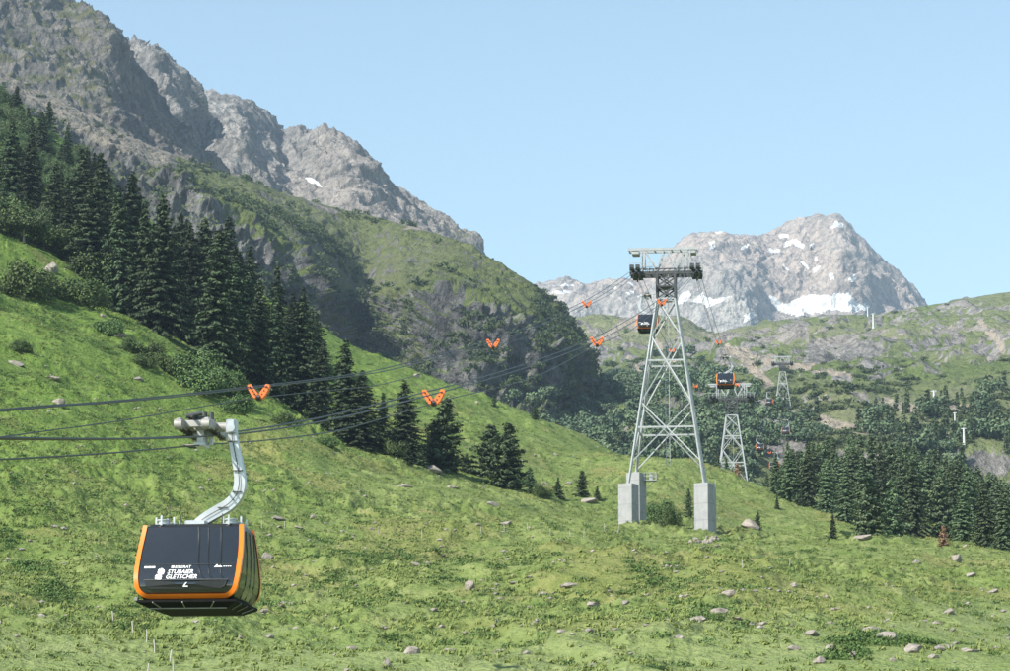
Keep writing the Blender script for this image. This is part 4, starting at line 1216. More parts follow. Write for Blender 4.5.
def tower(Y, zg, z_rope, label, spread, ytop_px=None, blocks=None):
    """lattice support: splayed legs, mast, cross beam with saddles, upper gantry"""
    s = empty('cableway_tower', line_pt(Y, z=zg), LANG, label, 'tower', 'lattice towers of the ropeway')
    H = z_rope - zg
    zt = H - 4.3                                # where the splayed legs meet the mast
    hw = 1.22
    def half(z): return hw + (zt - z) * spread
    feet = blocks or [(-1, -1, 0), (1, -1, 0), (1, 1, 0), (-1, 1, 0)]
    cor = []
    for sx, sy, zb in feet:
        l = MB()
        a = Vector((sx * half(zb), sy * half(zb), zb)); t_ = Vector((sx * hw, sy * hw, zt))
        l.bar(a, t_, .27, .27)
        l.box((a.x, a.y, zb + .06), (.8, .8, .12))
        l.build('leg', M_galv, s)
        cor.append((sx, sy, zb))
    nodes = [zt, zt - (zt - 0) * .17, zt - zt * .47, max(.6, max(c[2] for c in cor) + .4)]
    br = MB()
    faces = [((-1, -1), (1, -1)), ((1, -1), (1, 1)), ((1, 1), (-1, 1)), ((-1, 1), (-1, -1))]
    for (a, b_) in faces:
        for z0, z1 in zip(nodes[:-1], nodes[1:]):
            h0, h1 = half(z0), half(z1)
            p00, p01 = Vector((a[0]*h0, a[1]*h0, z0)), Vector((b_[0]*h0, b_[1]*h0, z0))
            p10, p11 = Vector((a[0]*h1, a[1]*h1, z1)), Vector((b_[0]*h1, b_[1]*h1, z1))
            br.bar(p00, p11, .15); br.bar(p01, p10, .15)
            zc_ = z0 + (z1 - z0) * h0 / (h0 + h1)
            if z0 != zt:
                hc = half(zc_)
                A, B = Vector((a[0]*hc, a[1]*hc, zc_)), Vector((b_[0]*hc, b_[1]*hc, zc_))
                br.bar(A, B, .17, .24)
                for P_, Q_ in ((A, p10), (B, p11)):      # secondary struts to the lower half of the leg
                    m1 = P_.lerp(Q_, .55); C_ = (A + B) / 2
                    o_ = C_.lerp(p11 if P_ is A else p10, .0)
                    pass
        br.bar(Vector((a[0]*hw, a[1]*hw, zt)), Vector((b_[0]*hw, b_[1]*hw, zt)), .2)
    br.build('lattice_bracing', M_galv, s)
    ms = MB()
    z1 = H - .9
    for sx in (-1, 1):
        for sy in (-1, 1):
            ms.bar((sx*hw, sy*hw, zt), (sx*hw, sy*hw, z1), .3)
    zm = (zt + z1) / 2
    for (a, b_) in faces:
        for za, zb in ((zt, zm), (zm, z1)):
            ms.bar((a[0]*hw, a[1]*hw, za), (b_[0]*hw, b_[1]*hw, zb), .17); ms.bar((b_[0]*hw, b_[1]*hw, za), (a[0]*hw, a[1]*hw, zb), .17)
        ms.bar((a[0]*hw, a[1]*hw, zm), (b_[0]*hw, b_[1]*hw, zm), .2)
    ms.box((0, 0, zm - .1), (2.3, 2.3, .1))
    ms.build('mast', M_dsteel, s)
    cb = MB()
    for sy in (-1, 1):
        cb.bar((-4.9, sy*1.2, H - .75), (4.9, sy*1.2, H - .75), .3, .42)
        cb.bar((-4.9, sy*1.2, H - .2), (4.9, sy*1.2, H - .2), .14, .14)
        for k in range(14):
            x = -4.9 + 9.8 * k / 14
            cb.bar((x, sy*1.2, H - .75), (x + .7, sy*1.2, H - .2), .09)
    for k in range(8):
        x = -4.8 + 9.6 * k / 7
        cb.bar((x, -1.2, H - .75), (x, 1.2, H - .75), .16)
    cb.build('cross_beam', M_dsteel, s)
    for lx in (-LANE, LANE):
        for g_ in (-.4, .4):
            sd = MB()
            n = 10
            ptsu = []
            for k in range(n + 1):
                yy = -3.6 + 7.2 * k / n
                ptsu.append((yy, H - .06 - yy * yy * .016))
            for (ya, za), (yb, zb) in zip(ptsu[:-1], ptsu[1:]):
                sd.bar((lx + g_, ya, za - .22), (lx + g_, yb, zb - .22), .34, .42)
            sd.box((lx + g_, 0, H - .72), (.3, 2.6, .55))
            for yy in (-3.4, 3.4):
                sd.tube([(lx + g_ - .28, yy, H - .42), (lx + g_ + .28, yy, H - .42)], .44, 12)
            sd.build('rope_saddle', M_saddle, s)
        hs = MB()
        for k in range(6):
            yy = -2.6 + 5.2 * k / 5
            hs.tube([(lx - .1, yy, H - .95), (lx + .1, yy, H - .95)], .3, 10)
        hs.bar((lx, -2.9, H - 1.0), (lx, 2.9, H - 1.0), .12, .25)
        hs.build('sheave_train', M_saddle, s)
    ga = MB()
    zg_ = H + 2.6
    for sy in (-.9, .9):
        ga.bar((-5.1, sy, zg_), (4.3, sy, zg_), .26, .34)
        for x0_, x1_ in ((-3.3, -3.3), (-2.9, -2.9), (2.8, 2.8), (3.3, 3.3), (-2.75, -1.25), (.25, 1.3), (-.3, -1.2), (2.6, 1.3)):
            ga.bar((x0_, sy, zg_ - .15), (x1_, sy, H - .15), .17)
    for k in range(9):
        x = -5 + 9.2 * k / 8
        ga.bar((x, -.9, zg_), (x, .9, zg_), .14)
    for lx in (-4.1, 3.6):
        ga.box((lx, 0, zg_ - .42), (1.0, 1.9, .45), b=.08)
    ga.build('gantry', M_galv, s)
    rl = MB()
    for sx in (-1, 1):
        for sy in (-1.5, 1.5):
            rl.bar((sx*1.5, sy, H + .6), (sx*4.9, sy, H + .6), .06); rl.bar((sx*1.5, sy, H + .2), (sx*4.9, sy, H + .2), .05)
            for k in range(5):
                x = sx * (1.5 + 3.4 * k / 4)
                rl.bar((x, sy, H - .6), (x, sy, H + .62), .06)
    rl.build('handrail', M_galv, s)
    ld = MB()
    for dx in (-.25, .25): ld.bar((dx, -.2, nodes[-1]), (dx, -.2, H - .6), .07)
    k = nodes[-1]
    while k < H - .8:
        ld.bar((-.25, -.2, k), (.25, -.2, k), .035); k += .6
    ld.build('ladder', M_galv, s)
    return s, half

# ---- first tower with its concrete blocks
Y1 = 400.0
zr1 = zof(269, Y1)
corner = {}
z_ref = MEADOW.ground(667, 400).z
zt1 = zr1 - 4.3
sp1 = .1475
info = []
for sx, sy, ypx in ((-1, -1, 484), (1, -1, 484.5), (1, 1, 484), (-1, 1, 473)):
    zb = zof(ypx, Y1 + sy * 4.7)
    info.append((sx, sy, zb - z_ref))
T1, half1 = tower(Y1, z_ref, zr1, 'tall grey lattice cable car tower standing on concrete blocks in the meadow', sp1, blocks=info)
for sx, sy, zb in info:
    h_ = half1(zb)
    wp = line_pt(Y1, sx * h_, sy * h_)
    zg = MEADOW.ground(CX + F * wp.x / (wp.y * CP + (z_ref) * SP), wp.y).z - z_ref - .8
    bl = MB()
    Mr = Matrix.Rotation(math.radians(-30) - LANG, 3, 'Z')
    bl.box((sx * h_, sy * h_, (zb + zg) / 2), (2.05, 2.05, zb - zg), Mr, .05)
    for kk in range(1, 3):
        pass
    bl.build('foundation_block', M_conc, T1)
h_ = half1(info[3][2])
pf = MB()
px_, py_, pz_ = -h_ + 1.9, h_ + .2, info[3][2] - 1.0
pf.box((px_, py_, pz_), (1.7, 1.4, .1))
pf.bar((px_ + .7, py_, pz_), (px_ - .8, py_, pz_ - 1.3), .1)
for dx in (-.8, 0, .8):
    for dy in (-.65, .65): pf.bar((px_ + dx, py_ + dy, pz_), (px_ + dx, py_ + dy, pz_ + 1.05), .05)
for dz in (.55, 1.05):
    for dy in (-.65, .65): pf.bar((px_ - .8, py_ + dy, pz_ + dz), (px_ + .8, py_ + dy, pz_ + dz), .05)
pf.box((px_ + .1, py_, pz_ + .45), (.5, .4, .8), b=.04)
pf.build('platform', M_galv, T1)
rb = MB()
h2 = half1(info[2][2])
for k in range(9): rb.bar((h2 + 1.25, h2 - .3, info[2][2] - .6 * k), (h2 + 1.25, h2 + .3, info[2][2] - .6 * k), .05)
for dy in (-.3, .3): rb.bar((h2 + 1.25, h2 + dy, info[2][2] + .6), (h2 + 1.25, h2 + dy, info[2][2] - 5), .05)
rb.build('block_ladder', M_galv, T1)

Y2, Y3 = 653.0, 1320.0
zr2, zr3 = zof(396.5, Y2), zof(362.5, Y3)
g2 = MEADOW.ground(733, Y2).z
tower(Y2, min(g2, zr2 - 20) - .3, zr2, 'second lattice tower of the ropeway, rising behind the grassy ridge', .135)
g3_ = SLOPE.ground(782, Y3).z
tower(Y3, g3_ - .3, zr3, 'farthest lattice tower, tiny and pale on the far slope', .135)

# ---- ropes
YA = np.array([-60, 20, 65, 88, 136, 230, 318, 400.])
ZA = np.array([3.6, 5.2, zof(441, 65), zof(437, 88), zof(393.5, 136), zof(339.5, 230), zof(301, 318), zr1])
ZA[0] = ZA[2] - 125 * .115; ZA[1] = ZA[2] - 45 * .128
def track_z(Y, lane):
    if Y <= Y1:
        z = float(pchip(YA, ZA, np.array([Y]))[0])
        if lane < 0: z += 1.15 * max(0, min(1, (Y - 40) / 60)) * max(0, min(1, (170 - Y) / 100))
        return z
    for a, b_, za, zb, sg in ((Y1, Y2, zr1, zr2, 3.9), (Y2, Y3, zr2, zr3, 25.0), (Y3, 2560.0, zr3, zof(335, 2560), 34.0)):
        if Y <= b_:
            t_ = (Y - a) / (b_ - a)
            return za + (zb - za) * t_ - 4 * sg * t_ * (1 - t_)
    return zb
def haul_z(Y, lane):
    if lane > 0 and Y < 136:
        return track_z(Y, lane) - float(np.interp(Y, [-60, 40, 65, 83, 89, 110, 136], [.6, .55, .48, .27, .27, .55, .52]))
    if Y <= Y1:
        return track_z(Y, lane) - .52 - .34 * math.sin(math.pi * (Y - 136) / 92) ** 2
    return track_z(Y, lane) - .55 - .3 * math.sin(math.pi * (Y - Y1) / 90) ** 2
Ys = np.concatenate([np.linspace(-60, 400, 150), np.linspace(405, 653, 36), np.linspace(660, 1320, 60), np.linspace(1340, 2560, 50)])
for lane, lname in ((-1, 'the lane beyond the near cabin'), (1, 'the lane carrying the near cabin')):
    for g_, gl in ((-.4, 'outer' if lane < 0 else 'inner'), (.4, 'inner' if lane < 0 else 'outer')):
        mb = MB().tube([line_pt(Y, lane * LANE + g_, 0, track_z(Y, lane)) for Y in Ys], .031, 6)
        tag(mb.build('track_rope', M_rope, None, True), '%s steel track rope of the pair on %s' % (gl, lname), 'rope', 'ropes of the cable car line')
    mb = MB().tube([line_pt(Y, lane * LANE, 0, haul_z(Y, lane)) for Y in Ys], .024, 6)
    tag(mb.build('haul_rope', M_rope, None, True), 'thin haul rope hanging below the track ropes of %s' % lname, 'rope', 'ropes of the cable car line')

# ---- orange rope carriers
def carrier():
    o = empty('rope_carrier', label='orange', cat='rope carrier', group='orange rope carriers on the ropes')
    for sg in (-1, 1):
        mb = MB()
        out_ = [(.02, -.55), (.16, -.6), (.32, -.42), (.5, -.1), (.52, .06), (.36, .1), (.26, -.04), (.06, -.3)]
        mb.prism([(a * sg, c_) for a, c_ in out_], .34, 'y')
        arm = mb.build('arm', M_orange, o)
        h2_ = MB()
        for (a, c_) in ((.17, -.38), (.27, -.22), (.37, -.06)):
            h2_.box((a * sg, 0, c_), (.07, .36, .07), Matrix.Rotation(.6 * sg, 3, 'Y'))
        h2_.build('slot', M_saddle, arm)
    mb = MB()
    mb.box((0, 0, -.6), (.2, .4, .12), b=.03)
    mb.tube([(-.09, -.2, -.52), (.09, -.2, -.52)], .1, 10); mb.tube([(-.09, .2, -.52), (.09, .2, -.52)], .1, 10)
    mb.build('rope_roller', M_saddle, o)
    return o
CAR = carrier()
CL = {(-1, 136): 'orange rope carrier hanging in front of the dark spruces on the slope', (1, 136): 'orange rope carrier above the dark pine at the middle of the tree band',
      (-1, 230): 'orange rope carrier seen against the shadowed grey cliff', (1, 230): 'orange rope carrier at the shaded foot of the cliff hill, before the near tower',
      (-1, 318): 'small orange rope carrier in front of the low pale ridge, next before the near tower', (1, 318): 'orange rope carrier seen through the mast of the near tower',
      (-1, 487): 'small orange rope carrier seen between the legs of the near tower', (1, 476): 'small orange rope carrier hanging over the pale dirt track',
      (-1, 570): 'tiny orange rope carrier just uphill of the cabin at the second tower', (1, 566): 'tiny orange rope carrier close behind the cabin at the second tower',
      (1, 840): 'very far orange rope carrier over the rocky gorge'}
for i, ((lane, Y), lab) in enumerate(CL.items()):
    o = CAR if i == 0 else copy_tree(CAR)
    o.location = line_pt(Y, lane * LANE, 0, track_z(Y, lane))
    o.rotation_euler = (0, 0, LANG)
    o['label'] = lab

# ---- cabins
ZL = [0, .18, .45, .8, 1.25, 1.75, 2.17]
LH = [1.42, 1.58, 1.62, 1.5, 1.24, .97, .78]
WH = [1.26, 1.38, 1.46, 1.5, 1.5, 1.47, 1.43]
def lz(z): return float(pchip(ZL, LH, np.array([z]))[0])
def wz(z): return float(pchip(ZL, WH, np.array([z]))[0])
def surf(x, z, e): return Vector((x, -(lz(z) + e + .05 * (1 - (x / 1.5) ** 2)), z))

def text_mesh(txt, size, shear=.25, bold=.012):
    cu = bpy.data.curves.new('lettering', 'FONT')
    cu.body = txt; cu.size = size; cu.align_x = 'LEFT'; cu.shear = shear; cu.offset = bold; cu.resolution_u = 2
    o = bpy.data.objects.new('lettering', cu)
    COL.objects.link(o)
    bpy.context.view_layer.update()
    me = bpy.data.meshes.new_from_object(o.evaluated_get(bpy.context.evaluated_depsgraph_get()))
    bpy.data.objects.remove(o)
    vs = [Vector(v.co) for v in me.vertices]; fs = [tuple(p.vertices) for p in me.polygons]
    return vs, fs

def make_cabin():
    o = empty('gondola_cabin', label='x', cat='cable car cabin', group='cabins of the cable car')
    # shell: rounded-rectangle rings
    mb = MB(); n_c = 4; ring = []
    zz = [0, .09, .18, .32, .45, .62, .8, 1.0, 1.25, 1.5, 1.75, 1.97, 2.12, 2.17]
    vs, fs = [], []
    for z in zz:
        L_, W_ = lz(z), wz(z)
        if z > 2.15: L_ -= .06; W_ -= .06
        r = .13; pts = []
        for cx_, cy_, a0 in ((W_ - r, L_ - r, 0), (-W_ + r, L_ - r, 90), (-W_ + r, -L_ + r, 180), (W_ - r, -L_ + r, 270)):
            for k in range(n_c + 1):
                a = math.radians(a0 + 90 * k / n_c)
                pts.append((cx_ + r * math.cos(a), cy_ + r * math.sin(a), z))
        vs += pts
    n = 4 * (n_c + 1)
    for i in range(len(zz) - 1):
        for k in range(n): fs.append((i*n+k, i*n+(k+1) % n, (i+1)*n+(k+1) % n, (i+1)*n+k))
    fs.append(tuple(range(n-1, -1, -1))); fs.append(tuple(range((len(zz)-1)*n, len(zz)*n)))
    mb.add(vs, fs).build('body', M_body, o, True)
    for end in (1, -1):
        def E(v): return Vector((v.x * end, v.y * end, v.z))
        # windscreen
        g_ = MB(); nx, nz = 12, 16; vs = []
        for j in range(nz + 1):
            z = .2 + (2.12 - .2) * j / nz
            for i in range(nx + 1):
                x = (wz(z) - .12) * (2 * i / nx - 1)
                vs.append(E(surf(x, z, .012)))
        g_.add(vs, [(j*(nx+1)+i, j*(nx+1)+i+1, (j+1)*(nx+1)+i+1, (j+1)*(nx+1)+i) for j in range(nz) for i in range(nx)])
        ws = g_.build('windscreen', M_glass, o, True)
        # seam and grab rail
        s_ = MB()
        s_.tube([E(surf(x / 10 * 1.3, 1.0, .02)) for x in range(-10, 11)], .009, 5)
        s_.build('seam', M_dsteel, ws)
        bm_ = MB()
        pts = [(-1.18, .52), (-.42, .5), (-.24, .42), (.24, .42), (.42, .5), (1.18, .52), (1.12, .36), (1.0, .29), (-1.0, .29), (-1.12, .36)]
        out_ = [E(surf(a, c_, .085)) for a, c_ in pts]; in_ = [E(surf(a * 1.02, c_, .005)) for a, c_ in pts]
        k = len(pts)
        bm_.add(out_ + in_, [tuple(range(k))] + [(i, (i+1) % k, (i+1) % k + k, i + k) for i in range(k)])
        bm_.build('bumper', M_body, o)
        rl = MB().tube([E(surf(x / 10 * 1.2, .54, .06)) for x in range(-10, 11)], .022, 6)
        rl.build('rail', M_dsteel, o, True)
        # orange frame: U of square section following the end
        R0 = .44
        def U(off):
            pts = []
            zt_ = 2.19
            for k in range(12):
                z = zt_ + (.03 + R0 - zt_) * k / 11
                pts.append((-(wz(z) + .02 - off), z))
            cx_ = -(wz(R0) + .02 - R0); cz = .03 + R0
            for k in range(1, 9):
                a = math.radians(180 + 90 * k / 9)
                pts.append((cx_ + (R0 - off) * math.cos(a), cz + (R0 - off) * math.sin(a)))
            xb = -cx_
            for k in range(0, 9): pts.append((cx_ + (xb - cx_) * k / 8, .03 + off))
            return pts + [(-a, c_) for a, c_ in reversed(pts[:-9])]
        A, B = U(0), U(.125)
        vs = []
        for (a, c_), (a2, c2) in zip(A, B):
            fo = surf(a, max(c_, .02), .05); fi = surf(a2, max(c2, .02), .05); bi = surf(a2, max(c2, .02), -.03)
            bo = Vector((a * 1.004, fo.y + .16, c_))
            vs += [E(Vector((bo.x, bo.y, c_))), E(Vector((fo.x, fo.y, c_))), E(Vector((fi.x, fi.y, c2))), E(Vector((bi.x, bi.y, c2)))]
        fs = []
        for i in range(len(A) - 1):
            for k in range(3): fs.append((i*4+k, i*4+k+1, i*4+4+k+1, i*4+4+k))
        MB().add(vs, fs).build('end_frame', M_forange, o, True)
        # lettering and marks
        def put(txt, size, x0, z0, shear=.22, bold=.004, wide=1.0):
            v_, f_ = text_mesh(txt, size, shear, bold)
            MB().add([E(surf(x0 + p.x * wide, z0 + p.y, .018)) for p in v_], f_).build('lettering', M_white, ws)
        put('STUBAIER', .17, -.56, .73, .25, .002, 1.0)
        put('GLETSCHER', .17, -.6, .585, .25, .002, 1.0)
        put('EISGRAT', .11, -.36, .89, .1, .001, 1.1)
        def strip(mb_, x0, z0, x1, z1):
            mb_.add([E(surf(a, c_, .018)) for a, c_ in ((x0, z0), (x1, z0), (x1, z1), (x0, z1))], [(0, 1, 2, 3)])
        tm = MB(); strip(tm, -.46, .893, -.38, .965); tm.build('mark', M_white, ws)
        tm = MB()
        for k in range(3): strip(tm, -1.24 + .11 * k, .9, -1.15 + .11 * k, .955)
        tm.build('mark', M_white, ws)
        tm = MB()
        tm.add([E(surf(a, c_, .018)) for a, c_ in ((.76, .91), (.9, .91), (.84, 1.0))], [(0, 1, 2)])
        tm.add([E(surf(a, c_, .018)) for a, c_ in ((.86, .91), (1.0, .91), (.93, .97))], [(0, 1, 2)])
        for k in range(4): strip(tm, 1.02 + .06 * k, .925, 1.065 + .06 * k, .945)
        tm.build('mark', M_white, ws)
        for cz, cx_ in ((.79, -.74), (.63, -.8)):                         # two star-shaped emblems
            tm = MB()
            for k in range(3):
                a = math.radians(60 * k + 20); dx, dz = math.cos(a) * .1, math.sin(a) * .1
                nx_, nz_ = -dz * .34, dx * .34
                tm.add([E(surf(cx_ + p_, cz + q_, .018 + .001 * k)) for p_, q_ in ((dx + nx_, dz + nz_), (-dx + nx_, -dz + nz_), (-dx - nx_, -dz - nz_), (dx - nx_, dz - nz_))], [(0, 1, 2, 3)])
            tm.build('emblem', M_white, ws)
        tl = MB()
        for pts in (((-.06, .37), (.02, .47), (.06, .47), (-.02, .37)), ((-.06, .34), (.08, .34), (.08, .37), (-.06, .37))):
            tl.add([E(surf(a, c_, .092)) for a, c_ in pts], [(0, 1, 2, 3)])
        tl.build('emblem', M_white, o)
    for sd in (1, -1):
        for y0, y1 in ((-.62, -.015), (.015, .62)):
            d_ = MB(); vs = []
            for j in range(9):
                z = .1 + 1.92 * j / 8
                for y in (y0, y1): vs.append(Vector((sd * (wz(z) + .016), y * (1 - .06 * z), z)))
            d_.add(vs, [(2*j, 2*j+1, 2*j+3, 2*j+2) for j in range(8)])
            dd = d_.build('door', M_glass, o)
            e_ = MB()
            for y in (y0, y1):
                e_.tube([Vector((sd * (wz(z) + .02), y * (1 - .06 * z), z)) for z in (.1, .5, 1.0, 1.5, 2.02)], .016, 5)
            e_.build('door_edge', M_dsteel, dd)
        for sg in (-1, 1):
            q_ = MB(); vs = []
            for j in range(9):
                z = .35 + 1.6 * j / 8
                ya, yb = .68 * (1 - .06 * z), lz(z) - .25
                vs += [Vector((sd * (wz(z) + .012), sg * ya, z)), Vector((sd * (wz(z) + .012), sg * max(yb, ya + .02), z))]
            q_.add(vs, [(2*j, 2*j+1, 2*j+3, 2*j+2) for j in range(8)])
            q_.build('side_window', M_glass, o)
    tr = MB()
    top = [(-1.42, -1.63), (1.42, -1.63), (1.42, 1.63), (-1.42, 1.63)]; bot = [(-1.12, -1.3), (1.12, -1.3), (1.12, 1.3), (-1.12, 1.3)]
    vs = [(a, c_, .0) for a, c_ in top] + [(a, c_, -.07) for a, c_ in top] + [(a, c_, -.21) for a, c_ in bot]
    fs = [(3, 2, 1, 0), (8, 9, 10, 11)] + [(r_*4+i, r_*4+(i+1) % 4, r_*4+4+(i+1) % 4, r_*4+4+i) for r_ in range(2) for i in range(4)]
    tr.add(vs, fs); t_o = tr.build('floor_tray', M_under, o)
    for sg in (-1, 1):
        for x in (-.95, -.1, .8):
            MB().bar((x, sg * 1.64, -.07), (x * .8, sg * 1.31, -.215), .03).build('strut', M_galv2, t_o)
        MB().bar((-1.1, sg * 1.3, -.22), (1.1, sg * 1.3, -.22), .03).build('strut', M_galv2, t_o)
        for y in (-.9, 0, .9): MB().bar((sg * 1.43, y, -.07), (sg * 1.13, y * .8, -.215), .03).build('strut', M_galv2, t_o)
        MB().box((-1.43, sg * 1.56, .02), (.12, .16, .1), b=.02).build('corner_bumper', M_galv2, t_o)
    rf = MB().box((0, 0, 2.2), (2.6, 1.3, .07), b=.03); rf.build('roof', M_body, o)
    for x in (-.95, 1.0):
        for y in (-.4, .4):
            d_ = MB()
            d_.tube([(x, y, 2.22), (x, y, 2.26)], .24, 14); d_.tube([(x, y, 2.26), (x, y, 2.36)], .15, 12); d_.tube([(x, y, 2.36), (x, y, 2.39)], .2, 14)
            for a in (.5, 2.6, 4.7): d_.bar((x + .3 * math.cos(a), y + .3 * math.sin(a), 2.2), (x + .3 * math.cos(a), y + .3 * math.sin(a), 2.48), .05)
            d_.build('roof_damper', M_alu, o)
    an = MB()
    an.bar((-.7, -.8, 2.2), (-.7, -.8, 2.75), .02); an.bar((.75, -.4, 2.2), (.75, -.4, 2.55), .025); an.bar((-.62, .3, 2.2), (-.62, .3, 2.6), .02)
    an.build('antenna', M_dsteel, o)
    # hanger: bent box arm in the transverse plane
    ax = [(-.16, 2.16), (.12, 2.42), (.5, 2.64), (.84, 2.82), (1.06, 3.03), (1.17, 3.3), (1.18, 3.58), (1.12, 3.95), (1.02, 4.4), (.94, 4.82), (.9, 5.2)]
    wd = [.3, .32, .34, .34, .34, .33, .31, .28, .26, .24, .23]
    aw = [(a, c_, q_) for (a, c_), q_ in zip(ax, wd)]
    for _ in range(2):
        aw = [aw[0]] + [tuple(p_ * (1 - t_) + q_ * t_ for p_, q_ in zip(A_, B_)) for A_, B_ in zip(aw[:-1], aw[1:]) for t_ in (.25, .75)] + [aw[-1]]
    wd = [q_[2] for q_ in aw]
    ar = MB(); vs = []
    P2 = [Vector((q_[0], 0, q_[1])) for q_ in aw]
    for i, p in enumerate(P2):
        d = (P2[min(i+1, len(P2)-1)] - P2[max(i-1, 0)]).normalized()
        nx_ = Vector((d.z, 0, -d.x))
        for sa, sb in ((-1, -1), (1, -1), (1, 1), (-1, 1)):
            vs.append(p + nx_ * sa * wd[i] / 2 + Vector((0, sb * .15, 0)))
    fs = [(3, 2, 1, 0), tuple(range(len(vs)-4, len(vs)))] + [(i*4+k, i*4+(k+1) % 4, i*4+4+(k+1) % 4, i*4+4+k) for i in range(len(P2)-1) for k in range(4)]
    ar.add(vs, fs)
    har = ar.build('hanger_arm', M_alu, o, True)
    hb = MB().box((-.05, 0, 2.3), (.62, .7, .16), b=.05); hb.build('hanger_foot', M_alu, har)
    lad = MB()
    lad.tube([(p.x + .0, -.2, p.z) for p in P2[1:]], .012, 5)
    for i in (12, 20, 28, 36): lad.bar((P2[i].x - .15, -.19, P2[i].z), (P2[i].x + .13, -.19, P2[i].z), .03)
    lad.build('rung', M_dsteel, har)
    # carriage on the two track ropes
    zt_ = 4.86
    ca = MB()
    for x in (-.4, .4):
        ca.box((x, 0, zt_ + .27), (.17, 2.3, .2), b=.04)
        for y in (-.75, .75): ca.box((x, y, zt_ + .17), (.2, .75, .16), b=.03)
        for y in (-1.2, 1.2): ca.tube([(x - .11, y, zt_ + .16), (x + .11, y, zt_ + .16)], .15, 12)
    for y in (-.6, 0, .6): ca.box((0, y, zt_ + .26), (.8, .2, .2), b=.03)
    ca.tube([(.45, 0, zt_ + .24), (.98, 0, zt_ + .24)], .14, 12)
    cg = ca.build('carriage', M_carr, o, True)
    wl_ = MB()
    for x in (-.4, .4):
        for k in range(8):
            y = -1.1 + 2.2 * k / 7
            wl_.tube([(x - .07, y, zt_ + .15), (x + .07, y, zt_ + .15)], .118, 12)
    wl_.build('roller', M_rubber, cg, True)
    jt = MB().box((.9, 0, zt_ + .24), (.3, .42, .42), b=.06); jt.tube([(.9, -.24, zt_ + .2), (.9, .24, zt_ + .2)], .13, 12)
    jt.build('pivot', M_alu, cg, True)
    tp = MB()
    tp.tube([(-.34, -.5, zt_ + .5), (.1, -.4, zt_ + .6)], .07, 10); tp.tube([(-.35, .3, zt_ + .48), (.35, .3, zt_ + .48)], .06, 10); tp.tube([(-.1, -.9, zt_ + .46), (-.1, .9, zt_ + .46)], .05, 8)
    tp.box((-.05, 0, zt_ + .44), (.5, .8, .14), b=.03)
    for x in (-.2, .1, .3): tp.tube([(x, 0, zt_ + .48), (x, 0, zt_ + .68)], .07, 8)
    tp.build('spring_pack', M_dsteel, cg, True)
    gr = MB()
    gr.box((.02, .1, zt_ - .0), (.22, .5, .5), b=.03); gr.box((.0, .1, zt_ - .26), (.3, .7, .12), b=.02); gr.box((.22, .35, zt_ - .05), (.1, .2, .36), b=.02)
    gr.build('grip', M_alu, cg)
    return o
CAB = make_cabin()
cabs = [(1, 86.2, 'large dark cable car cabin with orange frame hanging close over the meadow'), (-1, 424, 'small dark cabin with orange edge passing the near tower'),
        (1, 505, 'small cabin with orange frame hanging just above the second tower'),
        (1, 905, 'tiny dark cabin with white hanger low over the green gully beyond the second tower'), (1, 1130, 'tiny cabin with orange frame beside the farthest tower'),
        (-1, 1060, 'tiny dark cabin in front of the rocky gorge wall'), (-1, 1230, 'tiniest dark cabin directly below the farthest tower')]
for i, (lane, Y, lab) in enumerate(cabs):
    o = CAB if i == 0 else copy_tree(CAB)
    o.location = line_pt(Y, lane * LANE, 0, track_z(Y, lane) - 4.86)
    o.rotation_euler = (0, 0, LANG + (0 if lane > 0 else math.pi))
    o['label'] = lab

# ---- slim white pylons of the chairlift
for x, y0, y1, lab in ((934, 411, 390.5, 'slim white chairlift pylon on the bare dirt strip'), (955.5, 427, 412.5, 'shorter white pylon between the dirt strip and the dark conifers'),
                       (964.5, 446.5, 428, 'white pylon with a wide top standing among the dark conifers'), (873, 328, 313.5, 'pale pylon on the skyline below the snowfield'), (868, 316.5, 307, 'farther pale pylon topping the skyline before the snowfield')):
    loc = SLOPE.pick(x, y0)
    h = px_h(loc, y0 - y1)
    o = empty('chairlift_pylon', loc - Vector((0, 0, .5)), LANG * 3, lab, 'pylon', 'pylons of the chairlift')
    MB().tube([(0, 0, 0), (0, 0, h * .5), (0, 0, h + .5)], [h * .085, h * .062, h * .05], 10).build('column', M_pylon, o, True)
    c_ = MB().box((0, 0, h + .3), (h * .26, h * .03, h * .03)); c_.box((-h * .12, 0, h + .1), (h * .03, h * .2, h * .03)); c_.box((h * .12, 0, h + .1), (h * .03, h * .2, h * .03))
    c_.build('crossarm', M_pylon, o)

